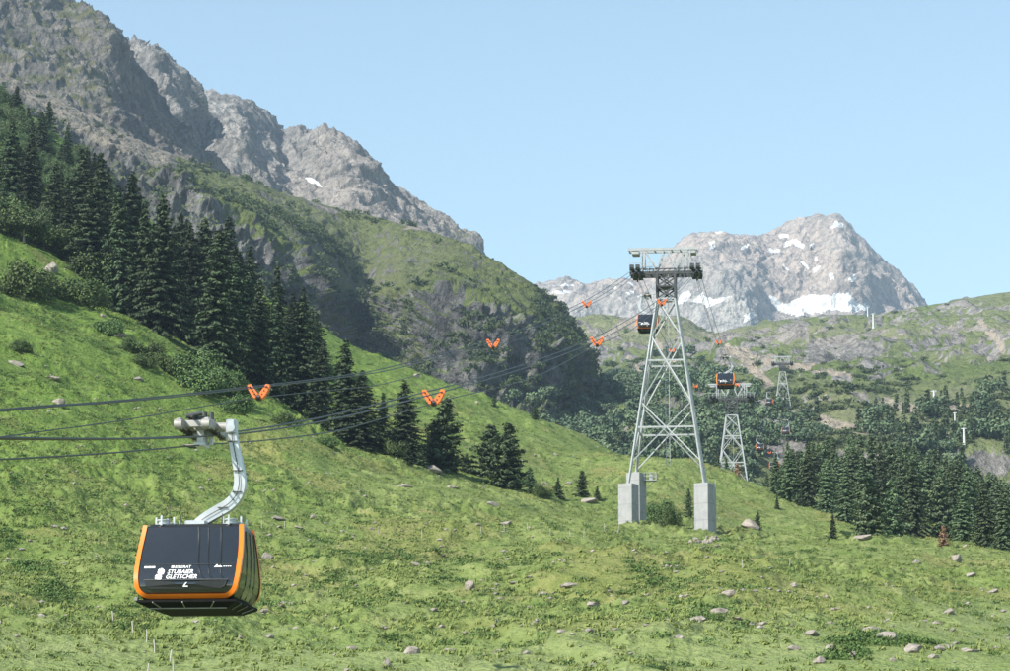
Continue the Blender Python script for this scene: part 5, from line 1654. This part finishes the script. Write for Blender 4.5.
# ------------------------------------------------------------------ boulders
m, nt, b = mat('boulder_rock', .9, 0, .2)
co = objco(nt)
oi = N(nt, 'ShaderNodeObjectInfo')
f1 = noise(nt, 2.2, 7, .65, co); f2 = noise(nt, .9, 3, .5, co)
c1 = ramp(nt, f1, [(.28, (.13, .115, .1)), (.5, (.27, .24, .21)), (.72, (.4, .365, .33))])
c1 = mixc(nt, mrange(nt, oi.outputs['Random'], .3, 1, 0, .5), c1, mixc(nt, .5, c1, (.34, .28, .23)))
c1 = mixc(nt, mrange(nt, f2, .56, .68, 0, .5), c1, (.17, .17, .12))
nt.links.new(c1, b.inputs['Base Color'])
bump(nt, b, f1, .12)
M_rock = m
import bmesh
def rock_mesh(seed):
    bm = bmesh.new()
    bmesh.ops.create_icosphere(bm, subdivisions=3, radius=1)
    r = random.Random(seed)
    pl = [(Vector((r.gauss(0, 1), r.gauss(0, 1), r.gauss(0, 1))).normalized(), r.uniform(.45, .8)) for _ in range(15)]
    co_ = np.array([v.co[:] for v in bm.verts])
    nn_ = fbm(co_[:, 0] * 1.7 + seed, co_[:, 1] * 1.7, co_[:, 2] * 1.7, 3, seed)
    for v, k in zip(bm.verts, nn_):
        p = v.co * (1 + .14 * float(k))
        for n_, d in pl:
            e = p.dot(n_) - d
            if e > 0: p -= n_ * e
        v.co = p
    me = bpy.data.meshes.new('boulder'); bm.to_mesh(me); bm.free()
    me.materials.append(M_rock)
    return me
RM = [rock_mesh(k) for k in range(8)]
ROCKS = [  # x, y base, width px, height ratio, label
 (266, 559, 17, .5, 'pale boulder just beside the near cabin'), (415, 567, 19, .35, 'long flat pale slab in the shrubs at mid meadow'),
 (470, 590, 12, 1.0, 'upright pinkish rock below the shrubby strip'), (592, 607, 17, .5, 'grey boulder with a flat side in the short grass'),
 (514, 584, 13, .4, 'thin pinkish slab near the end of the shrubby strip'), (574, 586, 24, .25, 'wide flat pinkish rock plate in the meadow'),
 (543, 595, 15, .35, 'low reddish rock beside a leafy clump'), (536, 622, 10, .5, 'small pale stone under a row of leafy clumps'),
 (387, 667, 11, 1.1, 'upright grey rock alone in the lowest grass'), (411, 654, 17, .6, 'pointed pale rock in the lowest grass with a leafy clump beside it'),
 (450, 652, 16, .3, 'flat tan rock in the lowest grass beside the pointed one'), (352, 650, 13, .45, 'tan rock in the lowest grass on the cabin side'),
 (299, 529, 9, .6, 'small pale rock above the near cabin'), (313, 519, 9, 1.0, 'small upright pale rock higher above the near cabin'),
 (371, 530, 9, .5, 'whitish stone on the row of fence posts'), (277, 520, 20, .3, 'low broken rocks in the grass above the cabin'),
 (431, 471, 24, .35, 'brownish flat rock patch directly below the tree band'), (406, 487, 16, .3, 'flat pinkish rock in the open slope below the tree band'),
 (452, 488, 14, .25, 'faint flat rock in the grass below the pines'), (492, 505, 17, .3, 'flat pinkish rock in the grass below the last pines'),
 (503, 525, 18, .35, 'reddish rock patch with a grey end, lower than the pinkish one'), (588, 503, 22, .4, 'tan square rock below the small bushy pine'),
 (544, 485, 12, .4, 'pale tan rock beside the tiny dark conifer'), (569, 484, 9, .45, 'small pale tan rock next to the small bushy pine'),
 (555, 455, 8, .4, 'small pale stone high on the grass of the ridge'), (534, 456, 7, .3, 'thin pale stone on the grass of the ridge'),
 (477, 404, 4, 1.0, 'tiny white stone near the ridge line'), (416, 377, 9, .6, 'pale rock sitting on the ridge line under the cliff'),
 (190, 447, 26, .25, 'flat tan rock right behind the haul rope grip'), (121, 338, 22, .4, 'pinkish rock bulge above the slope shrubs'),
 (102, 317, 9, .6, 'small reddish rock at the foot of the very wide spruce'), (50, 272, 19, .7, 'broken pinkish rocks and roots above the largest round shrub'),
 (138, 380, 13, .4, 'small brown rock in the slope grass below the round bush'), (56, 403, 16, .4, 'pale slope rock touching the ropes in the photo'),
 (54, 380, 15, .35, 'brown flat rock on the slope above the ropes'), (14, 365, 22, .3, 'dry broken rock patch on the slope near the lone shrub'),
 (241, 640, 7, 1.0, 'little upright grey stone below the near cabin'), (958, 561, 14, .85, 'big rounded pale boulder near the dead rust-orange conifer'),
 (863, 541, 30, .4, 'wide pale boulder at the front of the forest beneath the broad pine'), (751, 528, 22, .55, 'brown boulder pile with a little pine, beyond the near tower'),
 (917, 564, 11, .6, 'white stone between the dead conifer and the lone young spruce'), (732, 597, 19, .5, 'dark grey rock in the middle of the meadow'),
 (718, 615, 22, .4, 'wide pale rock below the dark grey one'), (699, 622, 24, .35, 'flat cluster rock under the wide pale one'),
 (738, 620, 13, .5, 'pale stone at the end of a leafy strip'), (971, 577, 15, .5, 'brown rock by the edge of the forest meadow'),
 (994, 593, 14, .5, 'pale rock near the edge of the photo'), (950, 614, 14, .55, 'angular grey rock in the smooth grass'),
 (937, 624, 12, .4, 'small flat pale rock below the angular grey one'), (873, 633, 20, .45, 'long pale rock uphill of the boulder row'),
 (888, 642, 24, .55, 'grey-pink boulder at the upper end of the boulder row'), (915, 653, 24, .55, 'largest tan boulder of the row in the smooth grass'),
 (938, 651, 18, .5, 'grey boulder next to the largest tan one'), (951, 649, 13, .6, 'small boulder squeezed beside the leafy clump of the row'),
 (971, 652, 24, .22, 'flat tan slab at the end of the boulder row'), (853, 657, 13, .6, 'pale rounded rock between two leafy clumps'),
 (821, 663, 18, .5, 'tilted grey slab at the bottom of the meadow'), (830, 650, 11, .7, 'upright pale rock uphill of the tilted slab'),
 (813, 636, 16, .5, 'dark broken rock above the tilted slab'), (794, 650, 16, .4, 'pale broken rock before the tilted slab'),
 (778, 629, 8, .7, 'small dark stone above the pale broken rock'), (626, 604, 11, .6, 'grey stone beside leafy clumps below the tower'),
 (647, 596, 9, .5, 'small brown stone in the grass below the tower'), (667, 612, 12, .4, 'low brown stone between leafy clumps'),
 (756, 592, 7, .6, 'pinkish stone close to the dark grey rock'), (838, 610, 12, .3, 'flat reddish stone in the right meadow grass'),
 (661, 524.5, 6, .7, 'white stone in the dark shade between the concrete blocks'), (893, 661, 8, .6, 'round stone under the largest tan boulder'),
 (1003, 612, 9, .5, 'pinkish stone at the very edge of the photo'), (347, 671, 8, .6, 'white stone at the bottom edge of the photo'),
 (966, 548, 6, 1.0, 'small pale rock at the foot of the front spruces')]
for i, (x, y, wpx, hr, lab) in enumerate(ROCKS):
    loc = MEADOW.pick(x, y)
    lab = lab.replace('in the right meadow grass', 'in the grass below the forest').replace(' right behind', ' just behind')
    s = px_h(loc, wpx) / 2
    o = link('boulder', RM[i % 8])
    o.location = loc + Vector((0, s * .5, s * hr * .45))
    o.scale = (s * 1.15, s * 1.0, s * hr * 1.25)
    o.rotation_euler = (random.uniform(-.12, .12), random.uniform(-.15, .15), random.uniform(-.6, .6) + (math.pi if i % 3 == 0 else 0))
    tag(o, lab, 'boulder', 'boulders in the meadow')
for i in range(22):                                             # heap of rubble below the single block
    x, y = random.gauss(708, 8), random.uniform(538, 549)
    loc = MEADOW.pick(x, y); s = px_h(loc, random.uniform(4, 9)) / 2
    o = link('rubble_stone', RM[random.randrange(8)]); o.location = loc + Vector((0, 0, s * .25)); o.scale = (s, s, s * .65); o.rotation_euler = (random.random(), random.random(), random.random() * 6)
    tag(o, 'brown stone in the rubble heap below the single concrete block', 'stone', 'stones of the rubble heap')
# loose small stones: one mass
r = np.random.default_rng(77)
stn = vis * (.15 + sstep(.1, .4, fbm(MX / 12, MY / 18, .3, 3, 95)) + .6 * dry_g) * (1 - .6 * lawn_g)
p8, _ = sample(MEADOW, 1500, stn * MEADOW.P[..., 1] ** .4, 23)
V0 = np.array([v.co[:] for v in RM[0].vertices]); F0 = np.array([p.vertices[:] for p in RM[0].polygons])
bm = bmesh.new(); bmesh.ops.create_icosphere(bm, subdivisions=1, radius=1)
V0 = np.array([v.co[:] for v in bm.verts]); F0 = np.array([[v.index for v in f.verts] for f in bm.faces]); bm.free()
sc = r.uniform(.06, .3, len(p8)) ** 1.0
V = V0[None] * (1 + r.normal(0, .16, (len(p8), len(V0), 1))) * (sc[:, None] * np.array([1, .9, .6]))[:, None, :] if False else V0[None] * (1 + r.normal(0, .16, (len(p8), len(V0), 1))) * (sc[:, None] * np.array([[1.1, .95, .55]]))[:, None, :] + (p8 + np.array([0, 0, .05]))[:, None, :]
me = mesh_np('loose_stones', V.reshape(-1, 3), (F0[None] + (np.arange(len(p8)) * len(V0))[:, None, None]).reshape(-1, 3))
tag(link('loose_stones', me, None, M_rock), kind='stuff')

# ------------------------------------------------------------------ fence posts
M_post = plain('pale_post', (.42, .4, .36), .8, 0, .2, .15, 6)
posts = [(113, 622, 11), (133, 633, 12), (147, 642, 13), (155, 652.5, 13), (170, 663.5, 14), (173.5, 672, 13), (148.5, 672, 9)]
PL = ['pale thin fence post hidden half in the grass under the cabin, topmost of its line', 'leaning pale fence post, second down the line under the cabin', 'pale fence post in the middle of the line under the cabin',
      'leaning pale fence post just below the middle of the line', 'tall pale fence post near the bottom of the line', 'pale fence post at the bottom edge, lowest of the line', 'short pale fence post apart from the line, at the bottom edge']
for (x, y, h), lab in zip(posts, PL):
    loc = MEADOW.pick(x, y); hh = px_h(loc, h)
    mb = MB().tube([(0, 0, -.2), (.0, 0, hh * .5), (.01, 0, hh)], [.04, .038, .034], 6)
    o = mb.build('fence_post', M_post); o.location = loc; o.rotation_euler = (random.uniform(-.06, .06), random.uniform(.02, .14), random.random() * 6)
    tag(o, lab, 'fence post', 'fence posts below the cabin')
for x, y in ((378, 534), (398, 535), (422, 538), (482, 534), (505, 532), (527, 530), (551, 536), (570, 538), (584, 537), (604, 531), (618, 533), (742, 568), (790, 566), (830, 556), (262, 528), (285, 529)):
    loc = MEADOW.pick(x, y); hh = px_h(loc, 8)
    o = MB().tube([(0, 0, -.2), (0, 0, hh)], [.03, .026], 6).build('fence_post', M_post); o.location = loc; o.rotation_euler = (random.uniform(-.06, .06), random.uniform(-.1, .1), 0)
    tag(o, 'tiny pale fence post in the long row crossing the meadow below the tower', 'fence post', 'fence posts crossing the meadow')
